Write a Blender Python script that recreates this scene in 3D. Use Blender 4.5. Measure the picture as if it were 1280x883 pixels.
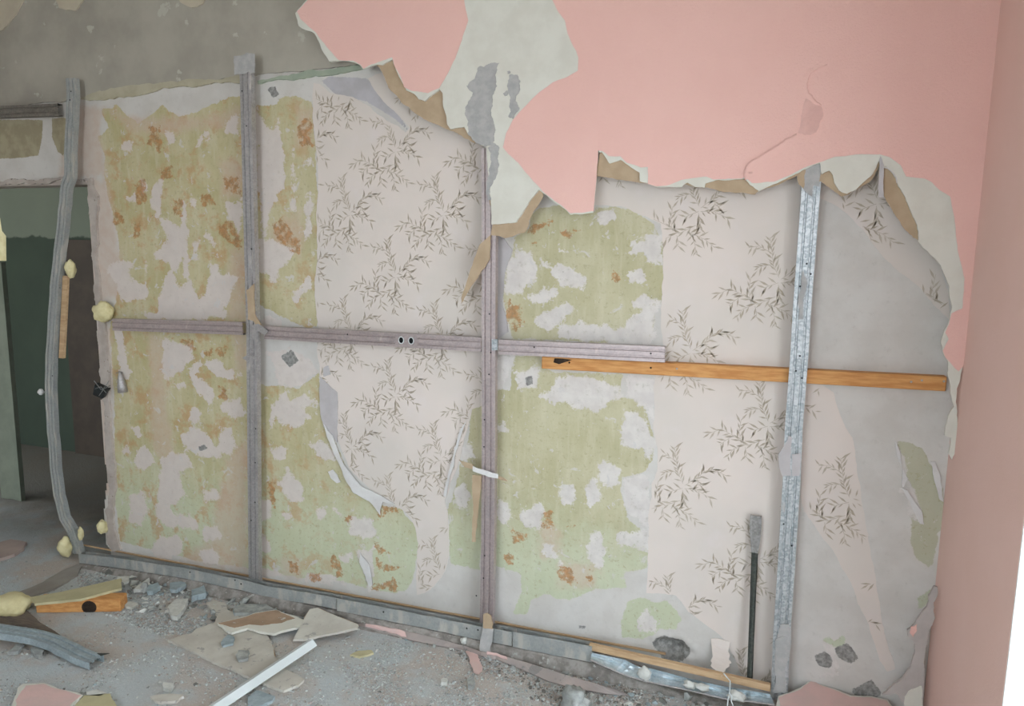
import bpy, bmesh, math, random
import numpy as np
from mathutils import Vector, Matrix, noise as mnoise
from mathutils.geometry import tessellate_polygon

for o in list(bpy.data.objects): bpy.data.objects.remove(o)
SC = bpy.context.scene
COL = SC.collection
RND = random.Random(7)

def S(r, g, b):
    f = lambda c: (c/12.92 if c <= .04045 else ((c+.055)/1.055)**2.4)
    return (f(r/255), f(g/255), f(b/255), 1)

# ------------------------------------------------------------------ camera
YAW, PITCH, ROLL, FPX = .35132, .14339, .01301, 920.0
CAM = np.array([0, -2.8567, 1.728])
cy, sy = math.cos(YAW), math.sin(YAW)
FW = np.array([-sy*math.cos(PITCH), cy*math.cos(PITCH), -math.sin(PITCH)])
_r = np.array([cy, sy, 0.]); _u = np.cross(_r, FW)
RT = _r*math.cos(ROLL)+_u*math.sin(ROLL); UP = np.cross(RT, FW)
cd = bpy.data.cameras.new('camera'); cam = bpy.data.objects.new('camera', cd); COL.objects.link(cam)
cd.sensor_width = 36; cd.lens = 36*FPX/1280; cd.clip_start = .05
M = Matrix.Identity(4)
for i in range(3):
    M[i][0] = RT[i]; M[i][1] = UP[i]; M[i][2] = -FW[i]; M[i][3] = CAM[i]
cam.matrix_world = M
SC.camera = cam

# ------------------------------------------------------------------ world, daylight, exposure
XR = .5737          # face of the right wall
W_Y0, W_Y1, W_Z0, W_Z1 = -.845, -2.75, .02, 2.35      # balcony opening in the right wall
SKY = 9.0
wd = bpy.data.worlds.new('daylight'); SC.world = wd; wd.use_nodes = True
nt = wd.node_tree; nt.nodes.clear()
tc = nt.nodes.new('ShaderNodeTexCoord'); sx = nt.nodes.new('ShaderNodeSeparateXYZ')
rp = nt.nodes.new('ShaderNodeValToRGB'); bg = nt.nodes.new('ShaderNodeBackground'); wo = nt.nodes.new('ShaderNodeOutputWorld')
mr = nt.nodes.new('ShaderNodeMapRange'); mr.inputs[1].default_value = -1; mr.inputs[2].default_value = 1
rp.color_ramp.elements[0].position = .45; rp.color_ramp.elements[0].color = (.42, .40, .37, 1)
rp.color_ramp.elements[1].position = .55; rp.color_ramp.elements[1].color = (.80, .90, 1, 1)
nt.links.new(tc.outputs['Generated'], sx.inputs[0]); nt.links.new(sx.outputs[2], mr.inputs[0])
nt.links.new(mr.outputs[0], rp.inputs[0]); nt.links.new(rp.outputs[0], bg.inputs[0]); nt.links.new(bg.outputs[0], wo.inputs[0])
bg.inputs[1].default_value = SKY

def daylight(name, loc, rot, sx_, sy_, power, col=(.76, .88, 1)):
    ld = bpy.data.lights.new(name, 'AREA'); ld.shape = 'RECTANGLE'; ld.size = sx_; ld.size_y = sy_
    ld.energy = power; ld.color = col
    o = bpy.data.objects.new(name, ld); COL.objects.link(o); o.location = loc; o.rotation_euler = rot
    return o
# daylight through the balcony opening on the right and the window behind the camera
daylight('daylight_right', (XR+.42, (W_Y0+W_Y1)/2, (W_Z0+W_Z1)/2), (0, math.radians(90), 0), W_Z1-W_Z0, W_Y0-W_Y1, 92)
daylight('daylight_rear', (-1.25, -4.72, 1.85), (math.radians(90), 0, 0), 1.9, 1.9, 96)
daylight('fill_far_room', (-6.7, .8, 1.7), (0, math.radians(-90), 0), 1.3, 1.0, 4, (.8, 1, .85))  # unseen fill lamp added to lift the dark room, no window behind it
vs = SC.view_settings
SC.display_settings.display_device = 'sRGB'
vs.view_transform = 'Standard'; vs.look = 'None'; vs.gamma = 1; vs.use_curve_mapping = False
vs.exposure = -1.22

# ------------------------------------------------------------------ pixel -> world helpers
def ray(px, py): return FW + RT*(px-640)/FPX - UP*(py-441.5)/FPX
def wp(px, py, y=0.):            # point on a plane parallel to the old wall
    d = ray(px, py); t = (y-CAM[1])/d[1]; return CAM+t*d
def fp(px, py, z=0.):            # point on a plane parallel to the floor
    d = ray(px, py); t = (z-CAM[2])/d[2]; return CAM+t*d
CROPS = {'A': (0, 0, 4), 'B': (0, 200, 4), 'C': (0, 400, 4), 'D': (0, 600, 3.119), 'E': (280, 0, 3.533), 'F': (280, 230, 3.533),
 'G': (280, 440, 3.533), 'H': (200, 650, 3.5556), 'I': (580, 0, 3.533), 'J': (580, 220, 3.533), 'K': (580, 440, 3.533),
 'L': (520, 650, 3.5556), 'M': (860, 0, 3.045), 'N': (900, 180, 3.368), 'O': (900, 420, 3.368), 'P': (860, 640, 3.048),
 'Q': (0, 680, 4.35), 'R': (150, 700, 8), 'S': (430, 740, 6.095), 'T': (620, 770, 6.095), 'U': (780, 770, 5.818),
 'V': (560, 560, 11.04), 'X': (400, 90, 5.195), '0': (0, 0, 1)}
def px(s):
    """'E 12 30 40 50 | G 1 2' -> list of photograph coordinates measured on the named crops"""
    out = []
    for seg in s.split('|'):
        t = seg.split(); c = CROPS[t[0]]; v = list(map(float, t[1:]))
        out += [(c[0]+v[i]/c[2], c[1]+v[i+1]/c[2]) for i in range(0, len(v), 2)]
    return out

# ------------------------------------------------------------------ object helpers
def wloc(o):
    v = Vector((0, 0, 0))
    while o: v = v+o.location; o = o.parent
    return v
def tag(o, label=None, cat=None, group=None, kind=None):
    if label: o['label'] = label
    if cat: o['category'] = cat
    if group: o['group'] = group
    if kind: o['kind'] = kind
    return o
def empty(name, loc, label, cat, group=None):
    o = bpy.data.objects.new(name, None); COL.objects.link(o); o.location = loc; o.empty_display_size = .05
    return tag(o, label, cat, group)
def mk(name, verts, faces, m, parent=None, smooth=False, label=None, kind=None):
    V = [Vector(v) for v in verts]
    if parent: off = wloc(parent)
    else:
        n = len(V); off = Vector((sum(v.x for v in V)/n, sum(v.y for v in V)/n, min(v.z for v in V)))
    me = bpy.data.meshes.new(name); me.from_pydata([v-off for v in V], [], faces); me.materials.append(m)
    bm = bmesh.new(); bm.from_mesh(me); bmesh.ops.recalc_face_normals(bm, faces=bm.faces); bm.to_mesh(me); bm.free()
    if smooth: me.polygons.foreach_set('use_smooth', [True]*len(me.polygons))
    o = bpy.data.objects.new(name, me); COL.objects.link(o)
    if parent: o.parent = parent
    else: o.location = off
    if label: o['label'] = label
    if kind: o['kind'] = kind
    return o
class MB:
    def __init__(s): s.v = []; s.f = []
    def add(s, v, f):
        k = len(s.v); s.v += [tuple(p) for p in v]; s.f += [tuple(i+k for i in q) for q in f]; return s
    def box(s, lo, hi):
        x0, y0, z0 = lo; x1, y1, z1 = hi
        return s.add([(x0,y0,z0),(x1,y0,z0),(x1,y1,z0),(x0,y1,z0),(x0,y0,z1),(x1,y0,z1),(x1,y1,z1),(x0,y1,z1)],
                     [(0,3,2,1),(4,5,6,7),(0,1,5,4),(1,2,6,5),(2,3,7,6),(3,0,4,7)])
    def tube(s, pts, r, n=8, caps=True):
        pts = [Vector(p) for p in pts]; rs = r if isinstance(r, (list, tuple)) else [r]*len(pts)
        v = []; f = []
        for i, p in enumerate(pts):
            t = (pts[min(i+1, len(pts)-1)]-pts[max(i-1, 0)]).normalized()
            a = t.cross(Vector((.3, .9, .31))).normalized(); b = t.cross(a)
            for k in range(n):
                q = 2*math.pi*k/n; v.append(p+(a*math.cos(q)+b*math.sin(q))*rs[i])
        for i in range(len(pts)-1):
            for k in range(n): f.append((i*n+k, i*n+(k+1) % n, (i+1)*n+(k+1) % n, (i+1)*n+k))
        if caps: f.append(tuple(range(n))[::-1]); f.append(tuple(range((len(pts)-1)*n, len(pts)*n)))
        return s.add(v, f)
    def build(s, name, m, parent=None, **k): return mk(name, s.v, s.f, m, parent, **k)

def jag(poly, amp=.13, minlen=.012, rnd=RND):
    """fractal torn edge: poly is a list of 2-D points in metres"""
    out = []
    def rec(a, b):
        d = math.hypot(b[0]-a[0], b[1]-a[1])
        if d < minlen or d > 1.2: return [a]
        h = rnd.gauss(0, amp)*d*.5
        h = max(-.012, min(.012, h))
        m_ = ((a[0]+b[0])/2-(b[1]-a[1])/d*h, (a[1]+b[1])/2+(b[0]-a[0])/d*h)
        return rec(a, m_)+rec(m_, b)
    for i in range(len(poly)): out += rec(poly[i], poly[(i+1) % len(poly)])
    return out
def prism(front, back):
    """closed solid between two matching 3-D outlines"""
    n = len(front)
    tri = tessellate_polygon([[Vector(p) for p in front]])
    f = [tuple(t) for t in tri]+[tuple(i+n for i in t[::-1]) for t in tri]
    f += [(i, (i+1) % n, (i+1) % n+n, i+n) for i in range(n)]
    return list(front)+list(back), f
def wallsheet(name, pts, y0, y1, m, parent, amp=.13, minlen=.012, wav=0., label=None, kind=None):
    """torn flat sheet parallel to the wall, outline given in photograph coordinates of its front face y0"""
    q = [wp(a, b, y0) for a, b in pts]
    poly = jag([(p[0], p[2]) for p in q], amp, minlen) if amp else [(p[0], p[2]) for p in q]
    def w(x, z, ph): return wav*mnoise.noise((x*9, z*9, ph)) if wav else 0
    fr = [(x, y0-abs(w(x, z, 1.)), z) for x, z in poly]; bk = [(x, y1-abs(w(x, z, 1.))*.9, z) for x, z in poly]
    v, f = prism(fr, bk)
    return mk(name, v, f, m, parent, label=label, kind=kind)
SLABS = []
def floorslab(name, pts, z, t, m, parent=None, tilt=(0, 0), amp=.08, minlen=.012, **k):
    """broken slab lying on the floor: outline of its upper face in photograph coordinates"""
    c = np.mean([fp(a, b, z) for a, b in pts], axis=0)
    n = np.array([-tilt[0], -tilt[1], 1.]); P = []
    for a, b in pts:
        d = ray(a, b); s = ((c-CAM)@n)/(d@n); P.append(CAM+s*d)
    poly = jag([(p[0], p[1]) for p in P], amp, minlen)
    zz = lambda x, y: c[2]+tilt[0]*(x-c[0])+tilt[1]*(y-c[1])
    SLABS.append((min(p[0] for p in poly), max(p[0] for p in poly), min(p[1] for p in poly), max(p[1] for p in poly), poly))
    v, f = prism([(x, y, zz(x, y)) for x, y in poly], [(x+RND.uniform(-.002, .002), y+RND.uniform(-.002, .002), zz(x, y)-t) for x, y in poly])
    return mk(name, v, f, m, parent, **k)

# ------------------------------------------------------------------ materials
class NT:
    def __init__(s, name):
        s.m = bpy.data.materials.new(name); s.m.use_nodes = True; s.t = s.m.node_tree
        s.b = s.t.nodes['Principled BSDF']; s.tc = s.n('ShaderNodeTexCoord'); s.co = s.tc.outputs['Object']
    def n(s, k): return s.t.nodes.new(k)
    def l(s, a, b): s.t.links.new(a, b)
    def val(s, sock, v):
        if hasattr(v, 'is_output'): s.l(v, sock)
        elif v is not None: sock.default_value = v
    def noise(s, scale, detail=4, rough=.6, vec=None, stretch=None, dist=0):
        n = s.n('ShaderNodeTexNoise'); n.inputs['Scale'].default_value = scale; n.inputs['Detail'].default_value = detail
        n.inputs['Roughness'].default_value = rough; n.inputs['Distortion'].default_value = dist
        v = vec or s.co
        if stretch:
            mp = s.n('ShaderNodeMapping'); mp.inputs['Scale'].default_value = stretch; s.l(v, mp.inputs[0]); v = mp.outputs[0]
        s.l(v, n.inputs['Vector']); return n.outputs['Fac']
    def math(s, op, a, b=None, clamp=False):
        n = s.n('ShaderNodeMath'); n.operation = op; n.use_clamp = clamp
        s.val(n.inputs[0], a)
        if b is not None: s.val(n.inputs[1], b)
        return n.outputs[0]
    def ramp(s, fac, a, b):      # smooth 0..1 between a and b
        n = s.n('ShaderNodeMapRange'); n.interpolation_type = 'SMOOTHSTEP'
        s.l(fac, n.inputs[0]); n.inputs[1].default_value = a; n.inputs[2].default_value = b; return n.outputs[0]
    def mix(s, fac, a, b):
        n = s.n('ShaderNodeMix'); n.data_type = 'RGBA'; s.val(n.inputs[0], fac); s.val(n.inputs[6], a); s.val(n.inputs[7], b)
        return n.outputs[2]
    def attr(s, name):
        n = s.n('ShaderNodeAttribute'); n.attribute_name = name; return n.outputs['Fac']
    def bump(s, h, strength=.3, dist=.01):
        n = s.n('ShaderNodeBump'); n.inputs['Strength'].default_value = strength; n.inputs['Distance'].default_value = dist
        s.l(h, n.inputs['Height']); s.l(n.outputs[0], s.b.inputs['Normal'])
    def out(s, col, rough=.8, metal=0., spec=.3):
        s.val(s.b.inputs['Base Color'], col); s.val(s.b.inputs['Roughness'], rough); s.val(s.b.inputs['Metallic'], metal)
        s.b.inputs['Specular IOR Level'].default_value = spec; return s.m
def simple(name, a, b, scale=12, rough=.85, metal=0., bump=.15, bscale=60, spots=None, stretch=None, spec=.25):
    t = NT(name); c = t.mix(t.ramp(t.noise(scale, 5, stretch=stretch), .35, .65), a, b)
    if spots: c = t.mix(t.ramp(t.noise(spots[1], 6), spots[2], spots[2]+.03), c, spots[0])
    if bump: t.bump(t.noise(bscale, 4, stretch=stretch), bump, .004)
    return t.out(c, rough, metal, spec)

M_PINK = simple('pink_painted_wallpaper', S(236,191,179), S(238,194,182), 3, .7, bump=.5, bscale=160)
M_PINKW = simple('pink_painted_wall', S(238,201,188), S(240,204,192), 3, .75, bump=.2, bscale=90)
M_PINKD = simple('dusty_pink_facing', S(224,190,182), S(214,186,178), 8, .85, bump=.2)
M_CREAM = simple('cream_gypsum', S(222,220,208), S(214,211,198), 9, .9, bump=.1)
M_CARD = simple('brown_board_paper', S(188,166,138), S(178,156,128), 14, .9, bump=.1)
M_COMP = simple('grey_joint_compound', S(184,182,178), S(168,167,164), 25, .9, bump=.4, bscale=110)
M_LILAC = simple('lilac_plaster', S(196,191,190), S(186,180,178), 8, .9)
M_WHITEP = simple('white_torn_paper', S(222,220,216), S(210,206,202), 10, .9)
M_JAMB = simple('pale_pink_plaster', S(192,182,172), S(176,164,154), 12, .9, bump=.5, bscale=50, spots=(S(140,130,118), 30, .66))
M_BAND = simple('grey_cement_plaster', S(178,172,158), S(161,155,143), 2.6, .95, bump=.4, bscale=25, spots=(S(188,186,172), 7, .62))
M_BEIGE = simple('beige_plaster_remnant', S(196,186,164), S(188,176,156), 6, .9)
M_PRINT = simple('bamboo_print_ink', S(195,183,166), S(178,165,146), 20, .95, bump=0)
M_WOOD = simple('orange_pine_wood', S(214,160,100), S(192,132,76), 9, .6, bump=.2, bscale=40, stretch=(1, 6, 8))
M_WOODP = simple('pale_pine_wood', S(206,176,138), S(186,154,118), 9, .7, bump=.2, bscale=40, stretch=(1, 6, 8))
M_FOAM = simple('yellow_foam', S(228,218,172), S(212,200,150), 16, .75, bump=.7, bscale=45)
M_DARK = simple('black_plastic', S(46,50,50), S(36,38,38), 10, .5)
M_KNOT = simple('dark_knot', S(58,46,36), S(40,32,26), 60, .8)
M_CHIP = [simple('plaster_chip_grey', S(176,178,172), S(150,152,148), 40, .95, bump=.4), simple('plaster_chip_white', S(214,214,206), S(196,196,188), 40, .95, bump=.3),
          simple('concrete_chip_dark', S(132,132,126), S(110,110,104), 40, .95, bump=.5), simple('plaster_chip_blue', S(166,178,180), S(150,162,164), 40, .95, bump=.3)]
M_PVC = simple('white_pvc', S(222,228,226), S(212,218,216), 6, .4, bump=0)
M_FRAME = simple('white_window_plastic', S(238,240,238), S(234,236,234), 4, .35, bump=0)
M_WHITEWALL = simple('white_reveal_plaster', S(238,238,234), S(230,230,226), 6, .9)
M_CEIL = simple('white_ceiling', S(214,212,206), S(206,204,198), 4, .95)
M_ROOM = simple('grey_room_wall', S(214,206,198), S(218,210,202), 3, .9)
M_BROWNDARK = simple('old_brown_plank', S(128,116,104), S(108,98,90), 10, .85, stretch=(2, 8, 8))

def metal(name, a, b, zinc=.35, rough=.42, dust=None, met=.6):
    t = NT(name)
    v = t.n('ShaderNodeTexVoronoi'); v.inputs['Scale'].default_value = 130; t.l(t.co, v.inputs['Vector'])
    sep = t.n('ShaderNodeSeparateColor'); t.l(v.outputs['Color'], sep.inputs[0])
    f = t.math('ADD', t.math('MULTIPLY', sep.outputs[0], zinc), t.math('MULTIPLY', t.noise(14, 5), 1-zinc))
    c = t.mix(t.ramp(f, .2, .8), a, b); m_ = met; r_ = rough
    if dust:
        k = t.ramp(t.noise(22, 6, stretch=(1, 1, .35)), dust[1], dust[1]+.12); c = t.mix(k, c, dust[0])
        m_ = t.math('MULTIPLY', t.math('SUBTRACT', 1., k), met); r_ = t.math('ADD', t.math('MULTIPLY', k, .4), rough)
    t.bump(t.noise(30, 3), .1, .003)
    return t.out(c, r_, m_, .5)
M_STEEL = metal('galvanised_steel', S(192,189,187), S(168,165,164), dust=(S(204,198,190), .6))
M_STEELM = metal('mauve_galvanised_steel', S(193,179,176), S(172,160,158), dust=(S(200,188,182), .62))
M_ZINC = metal('bright_spangled_zinc', S(200,203,203), S(156,163,165), zinc=.5, rough=.4, dust=(S(188,186,182), .6))
M_BLUE = metal('bluish_bare_steel', S(204,216,220), S(164,178,184), zinc=.2, rough=.32, dust=(S(176,178,176), .64), met=.5)
M_TRACK = metal('dusty_floor_track', S(172,174,170), S(156,160,157), rough=.6, dust=(S(180,177,168), .5), met=.35)
M_IRON = metal('dark_iron', S(86,90,84), S(62,68,64), rough=.55, dust=(S(150,146,140), .6), met=.6)

def paper_mat():
    t = NT('printed_wallpaper_ground')
    c = t.mix(t.ramp(t.noise(1.6, 3), .35, .65), S(224,212,202), S(215,206,196))
    c = t.mix(t.math('MULTIPLY', t.ramp(t.noise(7, 5), .5, .75), .35), c, S(226,216,214))
    t.bump(t.noise(70, 3, stretch=(1, 1, .2)), .08, .002)
    return t.out(c, .85)
M_PAPER = paper_mat()

def wall_mat():
    t = NT('old_painted_plaster')
    wob = t.math('SUBTRACT', t.noise(15, 7, .66), .5); wob2 = t.math('SUBTRACT', t.noise(110, 3, .6), .5)
    streak = t.noise(26, 5, .6, stretch=(1, 1, .18))
    def mask(a, k=.03, e=.002, k2=.012):
        s_ = t.math('ADD', t.math('ADD', t.attr(a), t.math('MULTIPLY', wob, k)), t.math('MULTIPLY', wob2, k2))
        return t.ramp(s_, -e, e)
    base = t.mix(t.ramp(t.noise(6, 5), .35, .65), S(212,208,201), S(203,198,190))
    base = t.mix(t.math('MULTIPLY', t.ramp(t.noise(30, 8, .72), .54, .70), .28), base, S(172,166,156))
    pos = t.n('ShaderNodeSeparateXYZ'); t.l(t.n('ShaderNodeNewGeometry').outputs['Position'], pos.inputs[0])
    g1 = t.mix(t.ramp(t.noise(5, 5), .36, .62), S(186,176,132), S(200,190,152))
    g2 = t.mix(t.ramp(t.noise(4, 5), .36, .62), S(198,192,160), S(184,178,142))
    green = t.mix(t.ramp(pos.outputs[0], -2.6, -1.2), g1, g2)
    green = t.mix(t.math('MULTIPLY', t.ramp(streak, .45, .7), .45), green, S(212,206,180))
    green = t.mix(t.math('MULTIPLY', t.ramp(pos.outputs[0], .1, .25), .7), green, S(184,184,164))
    low = t.ramp(t.math('ADD', pos.outputs[2], t.math('MULTIPLY', wob, .5)), .75, .3)
    green = t.mix(t.math('MULTIPLY', low, .55), green, S(200,212,184))
    green = t.mix(t.math('MULTIPLY', t.ramp(t.noise(48, 8, .75), .54, .62), .55), green, S(168,160,124))
    ochre = t.math('MULTIPLY', t.ramp(t.noise(8, 8, .7), .50, .62), t.ramp(pos.outputs[0], -1.4, -2.4))
    green = t.mix(t.math('MULTIPLY', ochre, .65), green, S(192,150,108))
    c = t.mix(mask('sd_green', .05), base, green)
    pink = t.mix(t.ramp(t.noise(20, 6), .4, .65), S(206,186,168), S(202,174,152))
    c = t.mix(t.math('MULTIPLY', mask('sd_tan', .12, .03), .6), c, pink)
    wh = t.mix(t.ramp(t.noise(18, 6), .35, .65), S(221,215,208), S(210,203,197))
    wh = t.mix(t.math('MULTIPLY', t.ramp(t.noise(34, 8, .74), .54, .66), .6), wh, S(180,174,158))
    wh = t.mix(t.math('MULTIPLY', t.ramp(pos.outputs[0], -1.5, -2.4), .6), wh, S(214,200,190))
    wm = mask('sd_white', .13, .005, .03); c = t.mix(t.math('MULTIPLY', wm, .96), c, wh)
    # flakes of lost paint, small specks of rust and dirt everywhere on the paint
    fl = t.math('MULTIPLY', t.ramp(t.noise(19, 8, .72, dist=.8), .605, .625), t.ramp(t.attr('sd_green'), -.005, .01))
    c = t.mix(t.math('MULTIPLY', fl, .8), c, S(208,203,198))
    rust = t.mix(t.ramp(t.noise(50, 5), .4, .6), S(190,138,90), S(160,122,82))
    rm = t.math('MULTIPLY', mask('sd_rust', .10, .004, .04), t.ramp(t.noise(30, 7, .72), .38, .54))
    c = t.mix(t.math('MULTIPLY', rm, .85), c, rust)
    sp = t.math('MULTIPLY', t.ramp(t.noise(75, 4, .6), .70, .72), t.ramp(t.attr('sd_green'), -.02, .01))
    c = t.mix(t.math('MULTIPLY', sp, .8), c, S(112,96,74))
    con = t.mix(t.ramp(t.noise(60, 6), .35, .65), S(164,162,156), S(124,122,118))
    c = t.mix(mask('sd_dark', .02, .002), c, con)
    grn = t.mix(t.ramp(t.noise(12, 5), .4, .6), S(172,162,134), S(156,146,120))
    c = t.mix(mask('sd_olive', .02, .002), c, grn)
    lil = t.mix(t.ramp(t.noise(9, 4), .4, .6), S(190,186,188), S(180,176,176))
    c = t.mix(mask('sd_lilac', .01, .002), c, lil)
    h = t.math('ADD', t.math('MULTIPLY', wm, .4), t.math('MULTIPLY', t.noise(55, 6), .6))
    t.bump(h, .25, .006)
    return t.out(c, .88)
M_WALL = wall_mat()

def floor_mat():
    t = NT('dusty_debris_floor')
    big = t.noise(2.2, 5, .6)
    c = t.mix(t.ramp(big, .40, .60), S(191,181,171), S(190,195,194))
    c = t.mix(t.math('MULTIPLY', t.ramp(t.noise(9, 6, .65), .5, .64), .55), c, S(192,200,200))
    c = t.mix(t.math('MULTIPLY', t.ramp(t.noise(120, 3), .58, .66), .6), c, S(218,220,216))
    c = t.mix(t.math('MULTIPLY', t.ramp(t.noise(60, 5), .6, .7), .5), c, S(160,152,144))
    # beyond the doorway the floor colour fades dark, painting in the far room's dimness
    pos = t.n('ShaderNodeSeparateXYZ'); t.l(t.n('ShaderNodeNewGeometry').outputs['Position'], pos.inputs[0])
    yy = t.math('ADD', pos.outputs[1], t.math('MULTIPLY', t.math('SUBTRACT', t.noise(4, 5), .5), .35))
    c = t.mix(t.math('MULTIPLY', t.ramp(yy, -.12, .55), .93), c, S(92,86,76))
    t.bump(t.noise(70, 6, .7), .5, .012)
    return t.out(c, .95, 0, .15)
M_FLOOR = floor_mat()

def beyond_mat():
    t = NT('dark_green_room_paint')
    pos = t.n('ShaderNodeSeparateXYZ'); t.l(t.n('ShaderNodeNewGeometry').outputs['Position'], pos.inputs[0])
    z = t.math('ADD', pos.outputs[2], t.math('MULTIPLY', t.math('SUBTRACT', t.noise(5, 5), .5), .16))
    up = t.mix(t.noise(4), S(106,112,98), S(96,102,90)); lo = t.mix(t.noise(3, 5), S(60,70,58), S(48,56,47))
    return t.out(t.mix(t.ramp(z, 1.735, 1.755), lo, up), .9)
M_BEYOND = beyond_mat()
gl = NT('window_glass'); gl.b.inputs['Transmission Weight'].default_value = 1; gl.b.inputs['IOR'].default_value = 1.02
M_GLASS = gl.out((1, 1, 1, 1), .0, 0, .3)

# ------------------------------------------------------------------ the setting
DOOR = [(wp(a, b)[0], wp(a, b)[2]) for a, b in px('0 105 226 108 228 113 290 117 350 121 400 123 440 126 490 130 560 134 600 130 640 133 680 139 692')]
DX0 = -4.6
DOOR = [(DX0, DOOR[0][1]-.015)]+DOOR+[(DOOR[-1][0], -.05), (DX0, -.05)]

def sdf(poly, X, Z, lim=.08):
    """signed distance, positive inside, clamped"""
    P = np.array(poly); out = np.full(X.shape, -lim)
    bx = (X > P[:, 0].min()-lim) & (X < P[:, 0].max()+lim) & (Z > P[:, 1].min()-lim) & (Z < P[:, 1].max()+lim)
    x = X[bx]; z = Z[bx]; d = np.full(x.shape, 9.); ins = np.zeros(x.shape, bool)
    for i in range(len(P)):
        a = P[i]; b = P[(i+1) % len(P)]; e = b-a; L = e@e+1e-12
        t = np.clip(((x-a[0])*e[0]+(z-a[1])*e[1])/L, 0, 1)
        d = np.minimum(d, np.hypot(x-a[0]-t*e[0], z-a[1]-t*e[1]))
        c = (a[1] > z) != (b[1] > z)
        with np.errstate(divide='ignore', invalid='ignore'):
            xi = a[0]+(z-a[1])/(b[1]-a[1]+1e-15)*e[0]
        ins ^= c & (x < xi)
    out[bx] = np.clip(np.where(ins, d, -d), -lim, lim); return out

GREEN = ['0 125 135 140 138 145 130 172 157 190 142 203 130 222 147 245 140 277 125 312 118 314 712 250 702 150 677 143 620 143 500 137 410 152 340 147 295 138 257 131 220 131 195 122 172 135 160',
 '0 320 133 345 130 353 123 370 120 380 125 390 126 393 170 397 250 397 405 385 410 350 395 325 380 320 360',
 '0 324 482 345 482 373 485 399 465 404 522 418 553 435 590 449 621 480 632 500 635 517 655 523 678 521 700 517 725 505 740 480 740 430 728 375 722 325 715',
 '0 590 508 606 508 606 650 600 712 563 705 560 640 570 600 583 560',
 'J 230 270 290 230 290 180 330 140 420 130 480 165 575 150 580 135 740 145 800 190 840 215 850 240 885 300 880 540 850 600 830 720 640 740 300 725 215 720 170 560 180 430 215 330',
 '0 615 488 637 488 640 457 645 445 676 443 678 460 693 465 778 468 775 497 792 499 806 508 818 547 815 576 806 590 778 598 775 615 787 650 800 660 810 690 809 710 780 715 782 735 745 737 711 751 683 743 663 751 658 768 641 768 652 740 652 718 614 706',
 'L 910 460 940 370 990 345 1060 370 1110 360 1160 400 1180 450 1150 490 1080 480 1060 510 1000 530 920 525',
 'O 740 440 850 470 880 540 910 560 950 700 925 830 870 800 860 790 820 650 790 600 765 500',
 'P 845 0 960 0 940 180 920 210 870 180 850 110', 'P 870 330 935 290 915 350 880 370',
 'P 510 490 535 470 560 490 590 470 605 495 575 520 550 515']
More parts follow.
